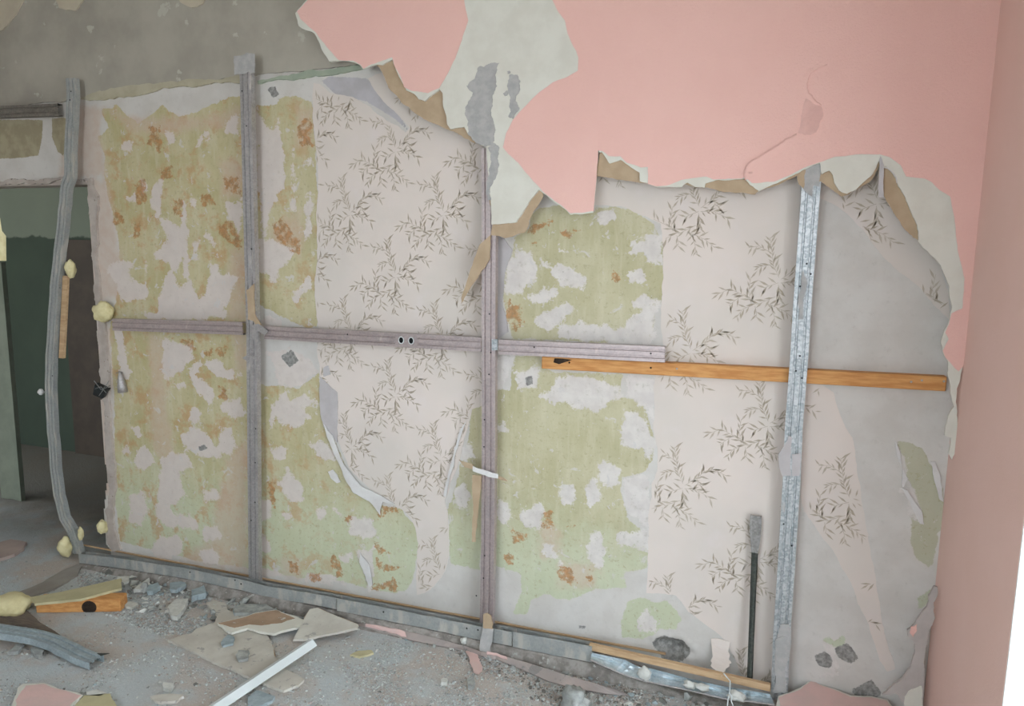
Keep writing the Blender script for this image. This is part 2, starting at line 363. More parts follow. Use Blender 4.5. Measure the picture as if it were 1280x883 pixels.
WHITE = ['B 760 130 808 100 808 280 850 310 900 330 915 200 930 240 935 330 940 440 940 600 915 600 915 500 880 550 835 510 770 490 770 460 840 425 800 310 745 215',
 'B 710 105 740 130 735 170 710 165', 'B 955 165 985 200 975 235 955 230', 'B 640 190 670 165 675 215 645 220', 'B 1010 360 1050 370 1065 410 1020 405',
 'B 965 430 1000 400 985 500 960 490', 'B 1140 220 1215 190 1215 300 1190 410 1165 310 1135 300',
 'B 530 540 640 500 670 520 640 560 650 600 720 620 730 520 735 680 720 700 600 710 590 640',
 'B 730 770 780 770 820 570 860 560 875 630 960 600 990 680 1030 690 1050 520 1090 520 1110 580 1190 590 1150 670 1120 790 1000 800 740 800',
 'A 610 720 665 710 660 770 615 750', 'A 820 660 860 660 875 720 840 720', 'A 1000 680 1040 660 1030 700 990 730', 'A 1130 600 1180 580 1195 680 1130 650',
 'C 575 50 610 50 640 200 660 260 640 300 600 260', 'C 820 110 900 110 960 130 975 190 930 240 820 310 810 200',
 'C 940 240 1000 200 1010 230 985 280 1060 340 1075 390 1050 420 990 370', 'C 1010 210 1080 190 1130 250 1200 270 1160 300 1090 290', 'C 860 310 930 305 935 340 880 345',
 'C 950 450 990 440 1020 500 1000 525 955 500', 'C 910 590 950 540 1010 545 1060 600 1105 660 1100 700 1000 680 930 650', 'C 675 680 720 630 770 660 780 720 710 750 670 730',
 'C 610 630 640 620 650 660 620 670', 'C 800 700 860 660 940 680 960 740 900 760 910 880 800 880', 'C 1100 560 1150 540 1185 620 1150 690 1090 640', 'C 665 545 690 540 715 600 680 590', 'C 1110 420 1200 390 1230 490 1110 470',
 'D 510 60 550 45 580 110 550 180 510 160', 'D 620 0 700 0 730 60 650 100 680 130 770 150 775 195 640 180 605 140', 'D 590 260 640 220 700 220 710 280 650 310 600 300',
 'D 790 180 850 180 855 220 800 240', 'D 780 280 830 265 865 300 850 330 790 320', 'D 790 40 850 40 855 80 800 85',
 'F 150 240 220 250 310 290 290 340 240 380 230 430 180 400 150 370', 'E 140 480 180 540 215 565 240 540 262 640 270 700 265 790 235 883 150 883', 'F 150 -10 240 -10 200 150 180 235 160 90',
 'F 300 0 320 0 315 110 300 130', 'F 375 40 395 60 380 200 360 250 360 90', 'F 300 500 380 410 385 450 310 540', 'F 160 600 200 585 260 610 260 630 170 630',
 'E 340 700 390 690 390 725 350 720', 'E 300 660 320 780 320 883 305 883',
 'G 190 0 340 0 420 90 330 160 240 140 220 60', 'G 225 210 270 180 290 230 330 190 410 210 410 235 350 245 380 280 360 335 290 335 230 300 205 340 200 290',
 'G 200 430 280 430 260 490 220 480', 'G 375 400 430 390 470 430 500 460 480 480 400 460', 'G 245 590 280 510 320 560 350 600 350 650 300 660 250 620', 'G 150 640 200 660 210 740 150 745',
 'G 560 740 640 730 670 780 620 830 560 800', 'G 415 690 450 690 450 730 420 735', 'G 260 715 295 720 290 745 265 745', 'G 490 690 520 700 530 740 500 730',
 'H 440 40 490 110 480 150 440 145', 'H 850 20 950 0 960 60 900 80 850 60', 'H 880 140 950 120 950 290 930 310 890 200', 'H 440 220 520 230 560 260 440 245', 'H 640 230 740 240 850 300 650 265', 'H 790 160 850 150 850 200 800 190',
 'G 1030 450 1090 390 1100 470 1060 490', 'G 1010 600 1060 560 1090 640 1070 700 1020 690',
 'J 190 380 230 330 290 330 320 400 310 460 260 520 190 520 185 450', 'J 340 370 375 370 380 405 345 415', 'J 415 320 470 330 485 350 430 345',
 'J 380 430 420 385 460 400 480 430 545 440 540 470 490 505 440 480 420 460', 'J 280 530 330 510 370 485 400 500 405 550 360 570 300 555', 'J 320 640 350 600 420 570 480 570 480 600 430 640 380 680 325 665',
 'J 390 720 420 670 500 640 580 655 680 670 760 600 830 570 870 545 870 600 840 640 840 720 700 740 600 725', 'J 580 150 650 155 660 180 610 205 580 200',
 'J 720 340 740 295 830 270 880 250 880 400 820 380 780 345 720 365', 'J 730 425 780 430 810 460 790 485 740 460', 'J 730 560 790 535 870 550 800 590 740 590',
 'K 335 200 400 165 410 110 460 100 540 110 600 130 690 150 690 200 640 230 590 265 520 245 470 240 400 230', 'K 680 345 720 300 710 260 770 255 800 310 840 400 820 470 790 440 750 430 700 385',
 'K 420 590 480 585 495 610 495 680 440 680', 'K 590 500 640 490 680 520 680 590 630 600 595 560', 'K 540 600 580 550 605 620 600 660 560 675 540 640',
 'K 250 690 300 690 345 670 350 700 330 780 290 790 260 750', 'K 140 660 200 660 210 700 180 760 140 740', 'K 700 560 830 540 820 780 770 760 720 700', 'K 680 830 770 790 825 790 820 870 700 860',
 'K 570 790 600 780 620 840 600 883 570 883', 'K 140 310 185 310 180 350 140 350', 'K 720 100 860 110 850 380 800 240 720 190', 'K 135 20 220 20 190 120 135 170', 'K 220 80 330 80 330 160 250 170', 'K 370 850 400 840 395 883 350 883',
 'L 780 60 820 40 840 90 845 190 800 205 770 180', 'L 570 110 610 100 610 140 650 200 590 160', 'L 890 70 1030 50 1030 120 920 120', 'L 985 430 1030 405 1070 450 1060 500 1000 490',
 'O 765 640 800 640 850 740 860 800 800 780', 'P 520 500 550 500 565 560 570 600 545 640 520 620 550 590']
RUST = ['J 170 550 205 550 210 590 250 580 260 610 250 670 225 690 190 640', 'J 650 430 690 435 685 465 655 465', 'J 430 245 510 240 500 255 450 270 430 265', 'J 290 230 340 210 390 195 380 215 320 240 280 250', 'J 300 295 325 300 310 305',
 'H 960 110 1030 150 970 155', 'H 960 170 1000 200 1070 215 970 225', 'H 940 280 1040 270 1060 310 950 310', 'H 570 190 610 180 605 240 575 230', 'H 760 150 800 180 820 240 790 250 760 200', 'H 660 230 715 230 710 270 670 275',
 'G 185 570 220 580 225 685 205 640', 'G 700 680 770 680 780 700 710 700 680 750 660 740', 'G 530 730 555 730 550 755 535 750',
 'L 625 240 660 205 700 230 715 280 695 305 650 270', 'L 755 210 785 220 780 270 755 260', 'L 400 150 440 150 440 200 400 200', 'L 570 0 600 0 600 30 565 30', 'L 670 25 705 30 680 45', 'L 430 45 500 60 500 100 440 95', 'K 355 720 390 700 390 780 350 770',
 'B 1110 80 1180 90 1210 180 1130 150', 'B 800 30 860 30 850 80 810 90', 'B 870 200 910 200 910 280 870 270', 'B 670 320 700 320 695 400 670 390', 'B 1090 300 1160 310 1210 400 1200 450 1100 370', 'B 560 240 620 290 610 350 580 320', 'B 680 120 720 100 740 220 690 220', 'B 1010 170 1060 180 1080 220 1010 230',
 'A 750 640 800 640 800 700 830 740 790 760 740 710', 'A 820 830 860 830 860 880 820 880', 'C 1025 140 1060 140 1060 185 1030 185', 'C 1080 150 1130 140 1125 185 1085 185', 'C 860 90 960 100 980 180 960 150', 'C 1095 330 1130 330 1130 400 1095 390',
 'E 320 560 385 520 390 640 340 640', 'F 200 180 250 150 330 250 330 310 250 260']
TAN = ['A 560 560 700 590 800 590 1000 590 1110 560 1210 540 1210 640 1000 640 800 680 640 650', 'C 740 70 820 110 830 430 870 620 860 690 800 690 760 620 755 450', 'B 1150 450 1235 440 1235 800 1140 800', 'C 1160 60 1235 60 1235 250 1180 250', 'C 1130 700 1235 600 1235 880 1110 880', 'D 860 0 965 0 965 365 700 310 820 230', 'B 1100 0 1215 0 1215 200 1110 180',
 'A 375 520 520 545 500 640 530 880 410 890 300 880 330 600', 'B 415 90 530 100 560 230 605 500 600 700 450 700 430 400', 'C 470 30 560 40 560 880 520 880', 'L 560 20 600 20 640 60 640 150 560 170', 'L 640 190 800 190 800 300 640 300', 'H 540 180 620 170 620 260 540 240', 'F 200 180 340 120 360 220 330 320 220 270', 'E 320 480 390 480 390 640 320 640']
DARKS = ['U 205 190 240 160 290 145 350 165 430 180 480 240 480 290 400 350 300 330 240 260', 'P 480 550 520 530 550 560 545 595 500 590', 'P 560 520 610 500 650 560 620 580 570 555', 'P 620 680 700 640 740 690 720 705 640 705', 'E 190 390 225 380 245 420 215 430', 'G 250 20 300 -10 330 40 290 70', 'T 625 75 690 80 680 98 630 95', 'C 990 635 1020 625 1040 645 1000 658', 'K 270 110 300 105 305 145 275 150']
OLIVE = ['A -200 600 215 600 210 690 190 780 100 790 -200 800', 'A 260 590 330 590 320 780 290 760 260 690']
LILAC = ['X 10 60 60 30 300 40 470 190 580 390 480 300 300 190 120 160', 'J 890 20 960 30 985 0 1050 60 1000 110 920 130']

STEP = .0105
xs = np.arange(-4.62, XR+STEP, STEP); zs = np.arange(0, 3.2+STEP, STEP)
GX, GZ = np.meshgrid(xs, zs); NX = len(xs); NZ = len(zs)
fx = GX.ravel(); fz = GZ.ravel()
def union(lst):
    o = np.full(fx.shape, -.08)
    for s in lst:
        q = [wp(a, b) for a, b in px(s)]; o = np.maximum(o, sdf([(p[0], p[2]) for p in q], fx, fz))
    return o
SD = {'sd_green': union(GREEN), 'sd_white': union(WHITE), 'sd_rust': union(RUST), 'sd_tan': union(TAN), 'sd_dark': union(DARKS), 'sd_olive': union(OLIVE), 'sd_lilac': union(LILAC)}
hole = union(DARKS[:1])
fy = np.where(hole > 0, np.minimum(hole*1.1, .045), 0)
fy += np.array([0 if h <= -.02 else .012*mnoise.noise((x*40, z*40, 3)) for x, z, h in zip(fx, fz, hole)])
door_in = sdf(DOOR, fx, fz)
cellx = (GX[:-1, :-1]+STEP/2).ravel(); cellz = (GZ[:-1, :-1]+STEP/2).ravel()
keep = sdf(DOOR, cellx, cellz) < 0
I, J = np.meshgrid(np.arange(NX-1), np.arange(NZ-1)); base = (J*NX+I).ravel()[keep]
faces = np.stack([base, base+1, base+1+NX, base+NX], 1)
me = bpy.data.meshes.new('wall_back')
nv = len(fx)
me.vertices.add(nv); me.vertices.foreach_set('co', np.stack([fx, fy, fz], 1).ravel())
me.loops.add(faces.size); me.loops.foreach_set('vertex_index', faces.ravel())
me.polygons.add(len(faces)); me.polygons.foreach_set('loop_start', np.arange(0, faces.size, 4)); me.polygons.foreach_set('loop_total', np.full(len(faces), 4))
me.update(); me.validate()
for k, v in SD.items():
    at = me.attributes.new(k, 'FLOAT', 'POINT'); at.data.foreach_set('value', v)
me.materials.append(M_WALL)
WALL = bpy.data.objects.new('wall_back', me); COL.objects.link(WALL)
tag(WALL, 'old wall with peeling green paint, white plaster patches and torn bamboo wallpaper', None, None, 'structure')

# thickness of the doorway: top and right reveal, left pier
m = MB()
dz = DOOR[0][1]
m.box((DX0-.02, .004, dz-.004), (DOOR[1][0]+.02, .13, dz+.03))
for i in range(1, len(DOOR)-2):
    (x0, z0), (x1, z1) = DOOR[i], DOOR[i+1]
    if z0 < .0: break
    m.add([(x0+.006, .003, z0), (x0+.006, .13, z0), (x1+.006, .13, max(z1, 0)), (x1+.006, .003, max(z1, 0))], [(0, 1, 2, 3)])
m.build('doorway_reveal', M_JAMB, WALL)
m = MB(); m.box((-4.62, .135, 0), (DX0, .16, 3.2)); m.box((DOOR[5][0]+.03, .135, 0), (XR, .16, 3.2)); m.box((DX0, .135, dz+.03), (DOOR[5][0]+.03, .16, 3.2))
m.build('wall_rear_face', M_JAMB, WALL)

def struct(name, mb, mt, label=None):
    o = mb.build(name, mt); tag(o, label, None, None, 'structure'); return o
m = MB()
for y0, y1, z0, z1 in [(.16, W_Y0, 0, 3.2), (W_Y0, W_Y1, W_Z1, 3.2), (W_Y1, -4.9, 0, 3.2)]:
    m.box((XR, y1, z0), (XR+.32, y0, z1))
WR = struct('wall_right', m, M_PINKW, 'pink painted side wall beside the bright balcony opening')
m = MB()
m.box((XR+.001, W_Y0-.006, W_Z0), (XR+.318, W_Y0+.001, W_Z1)); m.box((XR+.001, W_Y1-.001, W_Z0), (XR+.318, W_Y1+.006, W_Z1))
m.build('reveal_lining', M_WHITEWALL, WR, label='white plastered reveal of the balcony opening')
struct('floor', MB().box((-7, -4.9, -.05), (XR+.3, 3.2, 0)), M_FLOOR, 'dusty bare floor covered in plaster dust')
struct('ceiling', MB().box((-7, -4.9, 3.2), (XR+.3, 3.2, 3.25)), M_CEIL)
struct('wall_left', MB().box((-4.7, -4.9, 0), (-4.62, .135, 3.2)), M_ROOM)
m = MB(); m.box((-4.7, -4.98, 0), (-2.2, -4.9, 3.2)); m.box((-.3, -4.98, 0), (XR+.3, -4.9, 3.2)); m.box((-2.2, -4.98, 0), (-.3, -4.9, .85)); m.box((-2.2, -4.98, 2.85), (-.3, -4.9, 3.2))
struct('wall_rear', m, M_ROOM)
struct('wall_beyond', MB().box((-7, 1.45, 0), (XR, 1.55, 3.2)), M_BEYOND, 'dark green wall of the unlit room beyond the doorway')
m = MB(); m.box((-7.1, .16, 0), (-7, 2.3, 3.2)); struct('wall_beyond_left', m, M_BEYOND)
m = MB(); m.box((-1.2, .16, 0), (-1.1, 2.3, 3.2)); struct('wall_beyond_right', m, M_BEYOND)
# balcony window: frame, mullion and panes
dd_ = [wp(a, 500, 1.45)[0] for a in (93, 150)]
m = MB(); m.box((dd_[0], 1.425, 0), (dd_[1]+.3, 1.452, wp(100, 300, 1.43)[2])); struct('door_1', m, simple('dark_brown_door', S(66,56,46), S(56,47,39), 5, .7), 'dark brown door in the shadow of the far room')
root = bpy.data.objects.new('window_1', None); COL.objects.link(root); root.location = (XR+.22, (W_Y0+W_Y1)/2, W_Z0); tag(root, 'white framed balcony window at the right edge', None, None, 'structure')
ya, yb = W_Y1+.006, W_Y0-.006; ym = (ya+yb)/2; f_ = .06
for a, b, c, d in [(ya, ya+f_, W_Z0, W_Z1), (yb-f_, yb, W_Z0, W_Z1), (ym-f_/2, ym+f_/2, W_Z0, W_Z1)]:
    MB().box((XR+.2, a, c), (XR+.26, b, d)).build('window_frame', M_FRAME, root)
for c in (W_Z0, W_Z1-f_):
    for a, b in ((ya+f_, ym-f_/2), (ym+f_/2, yb-f_)): MB().box((XR+.2, a, c), (XR+.26, b, c+f_)).build('window_rail', M_FRAME, root)
for a, b in ((ya+f_, ym-f_/2), (ym+f_/2, yb-f_)): MB().box((XR+.228, a, W_Z0+f_), (XR+.232, b, W_Z1-f_)).build('window_pane', M_GLASS, root)

# ---- relief carried by the old wall: upper cement band, jamb plaster, wallpaper
wallsheet('cement_band', px('0 -90 -60 -90 137 0 134 20 133 75 128 95 124 118 118 200 107 300 97 400 86 450 80 520 70 620 64 700 60 700 -60'), -.008, .001, M_BAND, WALL, .05, .02, label='grey cement plaster band above the stripped wall')
wallsheet('plaster_fillet', px('0 100 124 122 114 170 106 240 99 300 94 300 104 240 109 180 118 120 125'), -.011, .001, simple('yellowed_filler', S(188,182,158), S(176,168,144), 9, .9), WALL, .08)
wallsheet('plaster_fillet', px('0 322 101 400 88 455 79 462 84 430 91 370 99 322 105'), -.012, .001, simple('greenish_filler', S(168,176,156), S(156,166,148), 9, .9), WALL, .08)
for s in ('A -80 -40 265 -40 295 40 330 50 380 50 440 -20 440 -60', 'A -60 -40 140 -40 100 30 70 80 40 120 10 150 -60 160', 'A 880 -30 900 10 955 38 1010 20 1040 -30'):
    wallsheet('plaster_remnant', px(s), -.014, -.007, M_BEIGE, WALL, .08)
wallsheet('jamb_plaster', px('0 104 224 114 222 122 245 121 265 121 290 120 320 124 350 125 375 131 410 134 440 136 480 138 520 140 560 143 600 141 640 147 680 150 688 140 690 134 680 131 640 135 600 131 560 127 490 124 440 122 400 118 350 114 290 109 228'), -.014, .001, M_JAMB, WALL, .12, .01)
wallsheet('jamb_plaster', px('0 -60 224 20 224 76 221 104 224 104 227 60 230 0 232 -60 233'), -.012, .001, M_JAMB, WALL, .1, .01)

PAPERS = []
def paper(s, y=-.002, amp=.07):
    pts = px(s); o = wallsheet('wallpaper_strip', pts, y, .0, M_PAPER, WALL, amp, .012)
    poly = [(wp(a, b)[0], wp(a, b)[2]) for a, b in pts]; PAPERS.append((o, poly, y)); return o
paper('0 392 104 400 105 412 116 440 121 462 133 485 152 507 166 512 160 492 138 470 115 460 98 480 90 540 120 606 160 606 505 590 512 583 540 573 580 562 605 556 625 561 660 561 690 556 715 545 730 530 742 521 744 521 700 523 680 519 660 508 642 492 630 468 618 450 600 436 585 428 565 420 540 410 523 402 510 400 470 396 440 396 300 397 250 394 170')
paper('0 745 205 1016 190 1000 240 985 866 930 850 905 800 880 780 860 765 845 745 808 742 811 660 815 620 822 560 822 460 830 440 829 330 826 280 800 268 787 262 742 257')
paper('N 410 150 520 150 620 120 690 150 760 300 830 380 930 500 965 640 965 740 900 680 800 570 690 480 600 360 540 300 470 250 420 230')
paper('0 1004 473 1042 491 1051 521 1066 548 1071 586 1078 634 1084 665 1095 725 1100 755 1105 790 1119 837 1109 840 1086 781 1070 745 1053 712 1037 683 1025 668 1005 640 1000 560')
# printed bamboo sprays: flat ink on the paper
def tow(s, c='X'): return [(wp(a, b)[0], wp(a, b)[2]) for a, b in px(c+' '+s)]
AN = tow('490 770')[0]
STEMS = [('490 490 460 420 450 350 435 265', 12), ('440 350 390 318 340 330', 6), ('450 420 410 430 390 440', 4), ('500 500 560 440 600 390 640 370 715 400', 13), ('490 520 440 545 425 560', 4), ('490 530 500 580 505 625', 5),
 ('500 520 560 515 640 558', 7), ('480 600 400 650 330 600 270 570 212 605', 13), ('370 640 355 570 362 495', 6), ('440 640 480 655 530 680 580 725', 8), ('465 650 483 715 490 770', 5), ('380 655 335 680 308 730', 5), ('330 600 290 640 270 665', 4), ('390 660 400 700 398 725', 3), ('560 440 570 480 590 490', 4)]
MOTIF = []
rm = random.Random(11)
for s, n in STEMS:
    pts = [(p[0]-AN[0], p[1]-AN[1]) for p in tow(s)]
    seg = []
    for i in range(len(pts)-1):
        (x0, z0), (x1, z1) = pts[i], pts[i+1]; L = math.hypot(x1-x0, z1-z0)+1e-9; nx, nz = -(z1-z0)/L*.0007, (x1-x0)/L*.0007
        seg.append([(x0+nx, z0+nz), (x0-nx, z0-nz), (x1-nx, z1-nz), (x1+nx, z1+nz)])
    MOTIF += seg
    for k in range(int(n*1.6)):
        t = (k+.5)/int(n*1.6)*(len(pts)-1); i = min(int(t), len(pts)-2); u = t-i
        x = pts[i][0]*(1-u)+pts[i+1][0]*u; z = pts[i][1]*(1-u)+pts[i+1][1]*u
        a = math.atan2(pts[i+1][1]-pts[i][1], pts[i+1][0]-pts[i][0])+(1 if k % 2 else -1)*rm.uniform(.25, 1.05)
        L = rm.uniform(.020, .044); w = L*.08+.0007
        dx, dz_ = math.cos(a), math.sin(a)
        MOTIF.append([(x, z), (x+dx*L*.45-dz_*w, z+dz_*L*.45+dx*w), (x+dx*L, z+dz_*L), (x+dx*L*.45+dz_*w, z+dz_*L*.45-dx*w)])
def inside(poly, x, z):
    c = False; j = len(poly)-1
    for i in range(len(poly)):
        if (poly[i][1] > z) != (poly[j][1] > z) and x < (poly[j][0]-poly[i][0])*(z-poly[i][1])/(poly[j][1]-poly[i][1])+poly[i][0]: c = not c
        j = i
    return c
def lattice(a, v, h, n=6):
    A, Vv, Hh = [tow('%g %g' % p, '0')[0] for p in (a, v, h)]
    V = (Vv[0]-A[0], Vv[1]-A[1]); H = (Hh[0]-A[0], Hh[1]-A[1])
    return [(A[0]+H[0]*i+V[0]*j, A[1]+H[1]*i+V[1]*j) for i in range(-n, n+1) for j in range(-n*2, n*2+1)]
LA = lattice((494.3, 238.2), (494.3, 392.7), (553.7, 317.7)); LB = lattice((870.1, 319), (860, 493.8), (968.9, 408.6))
for k, (o, poly, y) in enumerate(PAPERS):
    V = []; F = []
    for ax, az in (LA if k == 0 else LB):
        for q in MOTIF:
            if all(inside(poly, ax+p[0], az+p[1]) for p in q):
                F.append(tuple(range(len(V), len(V)+4))); V += [(ax+p[0], y-.0004, az+p[1]) for p in q]
    if F: mk('bamboo_print', V, F, M_PRINT, o, kind='stuff')
# peeled facings, curls and torn edges of the wallpaper
for s, mt, y in [('G 425 110 500 180 500 400 440 330', M_LILAC, -.004), ('G 440 320 480 370 530 500 600 590 700 640 755 672 700 662 690 722 640 660 570 622 500 480', M_WHITEP, -.012),
                 ('G 1090 255 1060 330 1020 460 980 640 968 640 1000 500 1040 350', M_WHITEP, -.01), ('G 460 530 480 520 515 575 500 580 475 560', M_WHITEP, -.008), ('G 440 70 460 60 470 100 440 110', M_LILAC, -.004),
                 ('H 890 145 930 200 945 290 930 300 900 220 885 190', M_WHITEP, -.008),
                 ('J 130 190 180 280 215 330 180 430 170 560 195 690 150 720 125 720 125 270', M_LILAC, -.005), ('O 765 640 790 650 850 740 858 795 840 790 800 700', M_WHITEP, -.008), ('O 885 530 905 530 935 640 940 700 925 690', M_WHITEP, -.008),
                 ('O 735 440 760 500 790 600 770 640 765 620 770 560', M_WHITEP, -.006)]:
    wallsheet('paper_curl', px(s), y, y+.0025, mt, WALL, .06, .01, wav=.006)
fl = []
for a, b in px('U 632 170 665 165 705 172 745 185 772 195 764 235 757 262 770 290 762 320 782 345 765 352 768 368 742 385 735 405 722 415 711 442 695 425 668 408 664 395 645 382 630 365 640 345 630 330 645 300 640 250 636 210'):
    t_ = min(1, max(0, (b-799)/(846-799))); fl.append(wp(a, b, -.004-.118*t_**1.6))
mk('paper_flap', *prism([tuple(p) for p in fl], [tuple(p+np.array([0, .002, .0005])) for p in fl]), M_PAPER, WALL, label='pointed flap of wallpaper hanging off the wall')

# ------------------------------------------------------------------ plasterboard
YB, YF = -.075, -.0875
def board(name, label, core, backing, faces_, extra=(), group=None, lift=.0018):
    q = [wp(a, b, YF) for a, b in core]; xs_ = [p[0] for p in q]
    r = empty(name, (sum(xs_)/len(xs_), YF, min(p[2] for p in q)), label, 'plasterboard', group)
    wallsheet('gypsum_core', core, YF, YB-.001, M_CREAM, r, .07, .012)
    if backing: wallsheet('backing_paper', backing, YB-.0016, YB, M_CARD, r, .09, .012)
    for f in faces_: wallsheet('painted_facing', f, YF-lift, YF-lift+.0014, M_PINK, r, .03, .01, label='pink painted facing')
    for s, mt, nm in extra: wallsheet(nm, px(s), YF-.0022, YF, mt, r, .22, .006)
    return r
L_CORE = px('0 405 -70|E 365 0 315 58 330 115 400 148 430 215 465 272 550 270 600 287 613 305 650 290 700 285 745 262 750 285 790 370 805 400 840 415 860 440 885 447 910 425 950 395 965 410 968 470 985 550 1000 570 1060 560 1075 590 1130 640 1160 650|I 118 883|J 120 215 180 210 230 205 250 175 290 110 330 60 350 78|0 693 253 702 258.5 713 268.5 727 268 741.5 266|0 744 231 748 189 751 100 754 0 756 -70')
L_BACK = px('0 440 -70 440 60 465 81|E 690 300 720 370 760 420 830 490 900 535 960 560 1060 610 1140 640 1175 655|J 118 262 150 265 180 275 270 250 300 170 350 78|0 690 240 735 200 745 -70')
FA = px('0 410 -70|E 370 0 322 50 338 84 404 142 445 195 505 265 570 268 603 286 615 303 650 284 680 274 742 252 752 290 780 340 795 385 830 402 870 406 900 411 950 389 990 320 1020 260 1045 190 1065 130 1078 90 1065 30 1060 0|0 580 -70')
FB = px('0 686 -70|I 390 0 415 50 445 90 458 150 475 190 495 225 505 255 503 312 455 340 390 365 335 405 270 470 215 530 185 590 172 650 195 680 240 720 275 765 310 805 350 848|J 400 110 430 130 470 165 520 163 573 155 582 40|0 747.6 189 750.6 100 753.6 0 755.5 -70')
LB_ = board('plasterboard_sheet', 'left broken plasterboard with two pink patches and a cream stripe between them', L_CORE, L_BACK, [FA, FB],
 [('E 1120 300 1150 295 1175 280 1215 278 1205 380 1185 420 1195 560 1185 640 1130 640 1075 590 1065 510 1090 430 1100 410 1070 380 1105 350', M_COMP, 'compound_smear'),
  ('I 182 405 190 400 192 418 180 425 172 412', M_COMP, 'compound_smear'), ('I 190 315 200 312 204 322 192 326', M_COMP, 'compound_smear'), ('I 200 330 235 330 235 460 245 480 215 525 195 515 205 430', M_COMP, 'compound_smear'), ('I 130 630 155 650 155 730 120 820 120 883 104 883 104 655', M_COMP, 'compound_smear')])
crn = lambda y: (1264-.127*y+1.5, y)
R_CORE = px('0 756.2 -70 754.2 0 748.3 190|I 610 674 630 702 642 722 690 706 722 728 775 762 776 800 808 808 850 826 890 826 960 826 985 806 1020 826 1062 830 1066 810 1110 796|0 928 224 931 223 937 231 944 236 949 239 958.5 234 971.6 229 985 222 1004.5 212 1025 204|N 428 128 460 112 475 130 482 165 500 195 535 210 570 195 640 130 668 72 680 100 700 95 745 150 790 250 830 340 835 410 880 460 930 512 945 550 966 600 978 690 970 716 960 760 945 788 930 840 938 880|O 945 85 960 130 958 160 970 240 985 300 950 380 945 420 972 430 965 500|0 1190 575')+[crn(568), crn(300), crn(0), crn(-70)]
R_BACK = px('0 765 -70 765 185|I 600 677 592 720 585 780 640 786 700 795 775 808 900 810|M 65 714 160 731 255 741 275 722|M 415 668 420 700 440 722|M 505 690 560 731 580 747 612 741|N 640 150 672 90 682 180 690 220 730 290 770 350 833 405|0 1165 300 1200 250 1200 -70')
FR = px('0 755 -70 753 0 750.2 100 747.6 188|I 612 668 640 690 690 690 720 720 780 740 812 738 812 812 850 824 900 819 960 795 1070 780 1100 793 1230 789|0 929 222 932 222 940 229 946 229 968 227 985 220 1004.5 210 1024 203 1044 196 1070 193 1100 193 1113 197 1126 207 1132.6 220.7 1155.6 223.3 1165 228 1175 238 1188 246 1191.7 266 1194 280 1197 310 1205.8 349 1203 386 1189.5 392 1186 406 1181.5 416 1186 424|O 938 62 950 92 990 138 1005 150')+[crn(455), crn(300), crn(0), crn(-70)]
RB_ = board('plasterboard_sheet', 'large pink plasterboard broken along its lower edge, meeting the right wall', R_CORE, R_BACK, [FR], lift=.0026)
# loose flap in the pink facing along the crease, curled lip and scraped patch
def ridge(pts, mt, parent, name, lift=.006, widths=(0, .008, .03), side=1):
    q = [wp(a, b, YF-.0027) for a, b in pts]; V = []; F = []; n = len(q)
    sub = []
    for i in range(n-1):
        for k in range(4): sub.append(q[i]+(q[i+1]-q[i])*k/4+np.array([RND.gauss(0, .0012), 0, RND.gauss(0, .0012)]))
    sub.append(q[-1]); q = sub; n = len(q)
    for i in range(n):
        t = q[min(i+1, n-1)]-q[max(i-1, 0)]; t /= np.linalg.norm(t); nn = np.array([t[2], 0, -t[0]])*side
        e = math.sin(math.pi*min(1, max(0, (i+.4)/(n-.2))))**.5
        V += [tuple(q[i]+np.array([0, .0015, 0])), tuple(q[i]+np.array([0, -lift*e, 0])), tuple(q[i]+nn*widths[1]+np.array([0, -lift*.8*e, 0])), tuple(q[i]+nn*widths[2]+np.array([0, .0006, 0]))]
        if i: F += [((i-1)*4+k, i*4+k, i*4+k+1, (i-1)*4+k+1) for k in range(3)]
    return mk(name, V, F, mt, parent, smooth=True)
ridge(px('M 218 690 212 660 222 635 245 610 290 585 330 560 370 530 412 508'), M_PINK, RB_, 'facing_flap', .007)
ridge(px('M 530 245 490 265 462 285 455 320 460 355 480 375 508 400'), M_PINK, RB_, 'facing_flap', .004, (0, .005, .02))
wallsheet('scraped_patch', px('M 448 375 478 385 505 405 500 480 465 515 440 512 418 505 430 440'), YF-.0036, YF, simple('scraped_pink', S(228,184,173), S(220,176,165), 20, .9, bump=.6), RB_, .15, .008)
# folded triangular tear under the right board
wallsheet('torn_fold', px('N 676 50 690 90 690 225 668 225 672 100'), YF-.006, YF-.004, M_LILAC, RB_, .05)
tb = MB(); tb.tube([wp(a, b, YF-.004) for a, b in px('N 682 98 705 102 725 118 740 138 745 165')], .0018, 5); tb.build('paper_edge', M_WHITEP, RB_)

rem = px('P 938 285 910 365 862 432 835 452 838 475 862 500 865 530 850 590 825 625 800 650 740 700 790 692 800 700 830 760|0 1135 900')+[(1152, 900), crn(883), crn(735)]
r = empty('plasterboard_remnant', tuple(wp(1140, 883, YF)), 'grey jagged plasterboard remnant left in the bottom right corner', 'plasterboard')
wallsheet('gypsum_core', rem, YF, YB, simple('grey_gypsum', S(192,184,178), S(178,170,164), 8, .9), r, .09, .012)
wallsheet('cream_edge', px('P 890 665 840 685 825 705 830 760 900 760'), YF-.003, YF, M_CREAM, r, .1)
wallsheet('pink_chip', px('P 872 430 850 440 845 462 858 478 872 455'), YF-.004, YF, M_PINK, r, .1)

